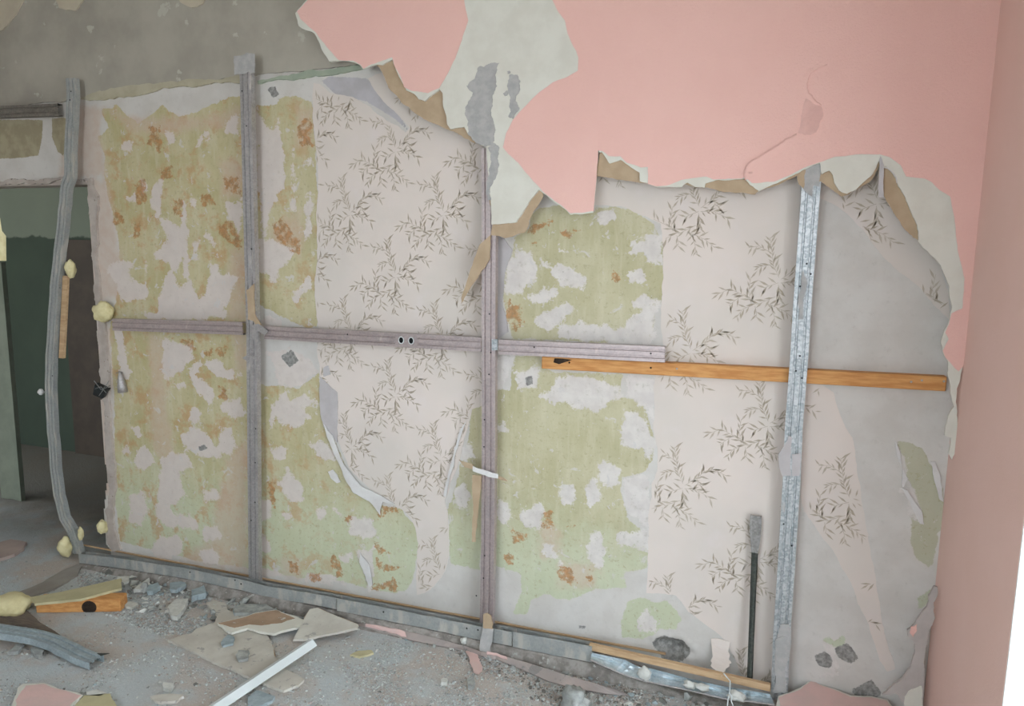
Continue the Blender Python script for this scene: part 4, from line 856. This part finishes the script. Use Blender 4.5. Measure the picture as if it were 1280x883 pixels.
# torn paper tail hanging over the track below the third stud
def slopesheet(name, pts, ya, yb, m_, parent):
    v0, v1 = min(p[1] for p in pts), max(p[1] for p in pts)
    fr = [wp(a, b, ya+(yb-ya)*(b-v0)/(v1-v0)) for a, b in pts]
    return mk(name, *prism([tuple(p) for p in fr], [tuple(p+np.array([0, .0025, .001])) for p in fr]), m_, parent)
def hang(name, segs, label, cat='torn paper'):
    q = wp(*px(segs[0][0])[0], -.13); r = empty(name, tuple(wp(*px(segs[-1][0])[-1], -.13)), label, cat)
    for s, mt, y, nm in segs:
        if isinstance(y, tuple): slopesheet(nm, px(s), y[0], y[1], mt, r)
        else: wallsheet(nm, px(s), y, y+.0025, mt, r, .06, .01, wav=.005)
    return r
hang('paper_tail', [('S 1060 172 1090 160 1120 182 1136 240 1132 290 1060 278', M_CARD, -.131, 'brown_end'), ('S 1058 276 1075 284 1095 280 1138 288 1134 330 1128 390 1116 415 1112 440 1124 480 1136 512 1110 520 1090 522 1060 490 1034 448 1032 420 1038 370 1050 320', M_COMP, (-.131, -.172), 'curled_tail')], 'curled torn paper tail hanging over the track below the third stud')
hang('cardboard_strip', [('F 1128 270 1178 225 1174 330 1140 382 1080 470 1048 532 1052 490 1092 370', M_CARD, -.083, 'torn_strip')], 'pointed strip of brown board paper hanging left of the third stud')
hang('splinter_strip', [('V 345 250 540 320 690 362 690 424 560 404 345 322', M_WHITEP, -.092, 'white_face'), ('V 150 165 350 228 348 292 230 270', M_CARD, -.09, 'brown_end'), ('V 688 392 760 410 822 462 760 450 690 432', M_CARD, -.09, 'brown_end'), ('V 340 370 470 390 460 560 420 830 380 1300 330 1300 350 830 330 560', M_CARD, -.086, 'hanging_tail')], 'twisted paper splinter stuck across the third stud at mid height')

# iron bar leaning on the wall
r = empty('pry_bar', tuple(wp(937, 855, -.06)), 'dark iron bar with flattened tip leaning against the wallpaper', 'bar')
P0 = wp(937, 853, -.075); P1 = wp(943.5, 690, -.035); P2 = wp(945, 645, -.024)
MB().tube([P0, P0+(P1-P0)*.5, P1], [.011, .011, .0125], 10).build('shaft', M_IRON, r, smooth=False)
V = []
for t, w in ((0, .012), (.35, .018), (.7, .021), (1, .02)):
    p = P1+(P2-P1)*t
    for a, b in ((-1, -1), (1, -1), (1, 1), (-1, 1)): V.append((p[0]+a*w, p[1]+b*(.012-.006*t), p[2]))
mk('flattened_tip', V, [(i*4+k, i*4+(k+1) % 4, (i+1)*4+(k+1) % 4, (i+1)*4+k) for i in range(3) for k in range(4)]+[(0, 3, 2, 1), (12, 13, 14, 15)], metal('worn_tip', S(150,148,144), S(120,116,112), dust=(S(176,172,166), .52)), r)
# wires over the crumpled profile
tag(MB().tube([wp(a, b, y) for (a, b), y in zip(px('U 725 420 745 445 772 475 768 560 758 600 752 657 750 700'), (-.126, -.132, -.15, -.175, -.18, -.185, -.19))], .0022, 6).build('wire', M_PVC), 'white wire hanging over the crumpled profile near the right stud', 'wire')
tag(MB().tube([wp(a, b, y) for (a, b), y in zip(px('U 768 560 785 590 780 620 795 660'), (-.178, -.183, -.186, -.19))], .0022, 6).build('wire', M_PVC), 'short looped white wire end beside the hanging wire', 'wire')
lump(wp(*px('U 150 425')[0], -.15), .026, M_CHIP[1], 'plaster_lump', None, 21, squash=(1, .6, 1), amp=.5, label='white plaster lump lodged in the crumpled profile', cat='plaster')
lump(wp(*px('U 820 585')[0], -.17), .024, M_CHIP[1], 'plaster_lump', None, 22, squash=(1.3, .6, .8), amp=.5, label='white plaster lump beside the hanging wire', cat='plaster')
lump(wp(*px('U 480 505')[0], -.16), .018, M_CHIP[1], 'plaster_lump', None, 23, squash=(1.4, .6, .8), amp=.5, label='left grey-white crumb on the crumpled profile', cat='plaster')
lump(wp(*px('U 570 520')[0], -.16), .018, M_CHIP[1], 'plaster_lump', None, 24, squash=(1.4, .6, .8), amp=.5, label='right grey-white crumb on the crumpled profile', cat='plaster')
lump(wp(*px('S 915 372')[0], -.14), .014, M_CHIP[1], 'plaster_lump', None, 25, amp=.5, label='white crumb on the skirting strip left of the paper tail', cat='plaster')
lump(fp(720, 876, .04), .052, M_CHIP[0], 'rubble_block', None, 27, squash=(.9, .8, 1), amp=.6, label='largest upright pale rubble block at the bottom centre', cat='rubble')
# fallen pink fragment at the bottom right
r = empty('pink_fragment', tuple(fp(1040, 883)), 'pink-faced plasterboard fragment lying before the right corner', 'plasterboard')
pk = px('P 345 702 395 685 430 670 455 650 475 634 500 655 560 675 620 700 700 702 760 715 800 765')
pk = pk+[(1110, 960), (960, 960)]
floorslab('gypsum_core', pk, .075, .0115, M_CREAM, r, tilt=(0, .16), amp=.06)
floorslab('painted_facing', [(a*.985+1040*.015, b+1.6) for a, b in pk], .077, .0012, M_PINKD, r, tilt=(0, .16), amp=.06)

# wall box and cable cap on the jamb
r = empty('socket_box', tuple(wp(127, 500, -.02)), 'black socket box torn out beside the doorway jamb', 'socket')
c = wp(126.5, 489, -.035); mt = Matrix.Rotation(.5, 3, 'Y')@Matrix.Rotation(.4, 3, 'Z')
V = [tuple(Vector(c)+mt@Vector((a*(.034 if z > 0 else .026), b*.02, z*.028))) for z in (-1, 1) for a, b in ((-1, -1), (1, -1), (1, 1), (-1, 1))]
mk('box', V, [(0, 3, 2, 1), (0, 1, 5, 4), (1, 2, 6, 5), (2, 3, 7, 6), (3, 0, 4, 7), (4, 5, 6, 7)], M_DARK, r)
mw = metal('grey_wire', S(150,152,150), S(120,122,120))
for k, s in enumerate(('C 470 305 490 330 505 350', 'C 545 305 530 330 510 350', 'C 475 345 505 335 530 365', 'C 550 330 520 345 495 380')):
    MB().tube([wp(a, b, -.062) for a, b in px(s)], .002, 5).build('wire', mw, r)
r = empty('cable_cap', tuple(wp(152, 490, -.02)), 'grey cone-shaped cable cap hanging on the green paint', 'cap')
MB().tube([wp(*p, -.022) for p in px('C 598 258 603 290 610 330 614 362')], [.004, .014, .022, .024], 10).build('cone', M_STEEL, r, smooth=True)
MB().tube([wp(*p, -.02) for p in px('C 580 268 598 258 612 262 606 275')], .0018, 5).build('wire', mw, r)
# things just inside the dark room
zt, xp = wp(0, 328, .45)[2], wp(9, 420, .45)[0]; pts = jag([(xp-.19, 0), (xp, 0), (xp, zt), (xp-.19, zt)], .04, .05); pts = [np.array([a, .45, b]) for a, b in pts]
tag(mk('grey_post', *prism([tuple(p) for p in pts], [tuple(p+np.array([0, .03, 0])) for p in pts]), simple('grey_green_post', S(104,108,94), S(92,97,84), 6, .9)), 'grey-green post standing in the dark room at the left edge', 'post')
p = wp(0, 300, .45); m = MB(); m.add(*prism([tuple(wp(a, b, .40)) for a, b in px('B -60 290 0 290 10 355 30 380 32 505 -60 505')], [tuple(wp(a, b, .47)) for a, b in px('B -60 290 0 290 10 355 30 380 32 505 -60 505')]))
tag(m.build('foam_block', M_FOAM), 'yellowish foam block on top of the post at the left edge', 'foam')

# ------------------------------------------------------------------ rubble: countable chunks, then fine grit
def chunk_mesh(seed, flat):
    rr = random.Random(seed); bm = bmesh.new()
    for _ in range(11):
        v = Vector((rr.gauss(0, 1), rr.gauss(0, 1), rr.gauss(0, 1))).normalized(); bm.verts.new((v.x, v.y*rr.uniform(.6, 1), v.z*flat))
    bmesh.ops.convex_hull(bm, input=bm.verts); 
    for v in [v for v in bm.verts if not v.link_faces]: bm.verts.remove(v)
    me = bpy.data.meshes.new('rubble_chunk'); bm.to_mesh(me); bm.free(); return me
CH = []
for k in range(16):
    me_ = chunk_mesh(100+k, [.3, .5, .8, .4][k % 4]); me_.materials.append(M_CHIP[[0, 3, 1, 2, 0, 1][k % 6]]); CH.append((me_, min(v.co.z for v in me_.vertices)))
ONES = 'zeroth first second third fourth fifth sixth seventh eighth ninth tenth eleventh twelfth thirteenth fourteenth fifteenth sixteenth seventeenth eighteenth nineteenth'.split()
TENS = {2: ('twenty', 'twentieth'), 3: ('thirty', 'thirtieth'), 4: ('forty', 'fortieth'), 5: ('fifty', 'fiftieth'), 6: ('sixty', 'sixtieth')}
def ordinal(n): return ONES[n] if n < 20 else TENS[n//10][1] if n % 10 == 0 else TENS[n//10][0]+'-'+ONES[n % 10]
def screen_x(p):
    d = np.array(p)-CAM; return (d@RT)/(d@FW)
TONE = {'plaster_chip_grey': 'grey', 'plaster_chip_white': 'white', 'concrete_chip_dark': 'dark grey', 'plaster_chip_blue': 'bluish'}
def scatter(n, poly, smin, smax, where, group, rr, z0=0., name='rubble_chunk'):
    P = px(poly); x0, x1 = min(p[0] for p in P), max(p[0] for p in P); y0, y1 = min(p[1] for p in P), max(p[1] for p in P); L = []; tries = 0
    while len(L) < n and tries < 6000:
        tries += 1
        a, b = rr.uniform(x0, x1), rr.uniform(y0, y1)
        if not inside(P, a, b): continue
        s = smin+(smax-smin)*rr.random()**2; me_, mz = rr.choice(CH); p = fp(a, b)
        if p[1] > -.145: p[1] = -.145-rr.random()*.02
        if any(math.hypot(p[0]-q[0], p[1]-q[1]) < (s+q[2])*.8 for q in PLACED): continue
        PLACED.append((p[0], p[1], s))
        o = bpy.data.objects.new(name, me_); COL.objects.link(o)
        o.scale = (s, s*rr.uniform(.7, 1), s); o.rotation_euler = (rr.gauss(0, .12), rr.gauss(0, .12), rr.uniform(0, 6.28))
        o.location = (p[0], p[1], -mz*s-.002); L.append(o)
    L.sort(key=lambda o: screen_x(o.location))
    for tone in TONE:
        K = [o for o in L if o.data.materials[0].name == tone]
        for k, o in enumerate(K): tag(o, '%s chunk, %s from the left %s' % (TONE[tone], ordinal(k+1), where), 'rubble', group)
PLACED = []
rr = random.Random(5)
scatter(85, '0 118 712 205 722 260 738 315 748 335 760 300 772 260 778 215 774 165 765 120 742', .009, .036, 'in the heap before the left track', 'rubble chunks before the left track', rr)
scatter(22, '0 310 752 420 770 470 782 455 800 380 790 320 768', .006, .018, 'between the pale fragments and the track', 'rubble chunks behind the pale fragments', rr)
scatter(44, '0 640 815 740 842 830 868 900 883 760 890 690 850', .008, .026, 'in the rubble under the crumpled profile', 'rubble chunks at the bottom right of the floor', rr)
scatter(24, '0 790 865 900 878 960 890 900 905 770 900', .012, .034, 'along the bottom edge right of centre', 'pale chunks at the bottom edge', rr)
scatter(40, '0 440 800 640 830 700 883 460 883', .004, .011, 'on the open floor right of the fragments', 'chips on the open right floor', rr)
scatter(40, '0 20 790 220 790 260 850 240 883 110 883 60 850', .004, .012, 'on the open floor at lower left', 'chips on the open left floor', rr)
scatter(34, '0 470 776 600 806 740 834 840 866 800 872 620 824 480 792', .006, .02, 'in the dirt between track and skirting strip', 'dirt chunks behind the skirting strip', rr)
V = []; F = []; MI = []
rg = np.random.RandomState(3)
def grit(n, poly, smin, smax, ph, thr=.0, mats=(0, 0, 1, 1, 2)):
    P = px(poly); x0, x1 = min(p[0] for p in P), max(p[0] for p in P); y0, y1 = min(p[1] for p in P), max(p[1] for p in P); k = 0; tries = 0
    while k < n and tries < n*30:
        tries += 1
        a, b = rg.uniform(x0, x1), rg.uniform(y0, y1)
        if not inside(P, a, b): continue
        p = fp(a, b)
        if p[1] > -.16: continue
        if any(q[0] < p[0] < q[1] and q[2] < p[1] < q[3] and inside(q[4], p[0], p[1]) for q in SLABS): continue
        if mnoise.noise((p[0]*5, p[1]*5, ph))+.6*mnoise.noise((p[0]*17, p[1]*17, ph+4)) < thr+rg.normal()*.22: continue
        s = smin+(smax-smin)*rg.rand()**4; i = len(V); m_ = 5; e = rg.uniform(.55, 1)
        a0 = rg.rand()*6.28; h = s*rg.uniform(.35, .8)
        for t in range(m_):
            q = t*6.2832/m_+rg.uniform(-.4, .4); u, w = math.cos(q)*s*rg.uniform(.7, 1.1), math.sin(q)*s*e*rg.uniform(.7, 1.1)
            V.append((p[0]+u*math.cos(a0)-w*math.sin(a0), p[1]+u*math.sin(a0)+w*math.cos(a0), 0))
        for t in range(m_):
            v = V[i+t]; c = rg.uniform(.45, .8); V.append((p[0]+(v[0]-p[0])*c, p[1]+(v[1]-p[1])*c, h*rg.uniform(.7, 1.2)))
        F.extend([(i+t, i+(t+1) % m_, i+m_+(t+1) % m_, i+m_+t) for t in range(m_)]+[tuple(range(i+m_, i+2*m_))]); MI.extend([mats[rg.randint(len(mats))]]*(m_+1)); k += 1
grit(9000, '0 0 700 100 706 330 748 640 818 760 846 980 900 -20 900 -20 700', .0012, .0075, 1, .08)
grit(5000, '0 90 712 205 718 330 748 420 765 420 785 300 790 200 795 110 760', .002, .011, 2, -.1)
grit(5000, '0 420 800 560 805 700 850 760 890 440 890', .0013, .0075, 3, .05)
grit(4500, '0 470 776 620 808 760 838 960 880 960 895 690 890 560 812', .002, .011, 4, -.15, (0, 1, 2, 2, 3))
o = mk('fine_rubble', V, F, simple('fine_grit', S(196,200,196), S(176,180,176), 30, .95, bump=0)); tag(o, 'fine plaster grit and dust strewn over the whole floor', 'rubble', None, 'stuff')
for m_ in (simple('fine_grit_grey', S(170,172,168), S(152,154,150), 30, .95, bump=0), simple('fine_grit_brown', S(176,166,156), S(162,152,144), 30, .95, bump=0), simple('fine_grit_dark', S(128,124,116), S(112,108,102), 30, .95, bump=0)): o.data.materials.append(m_)
o.data.polygons.foreach_set('material_index', MI)
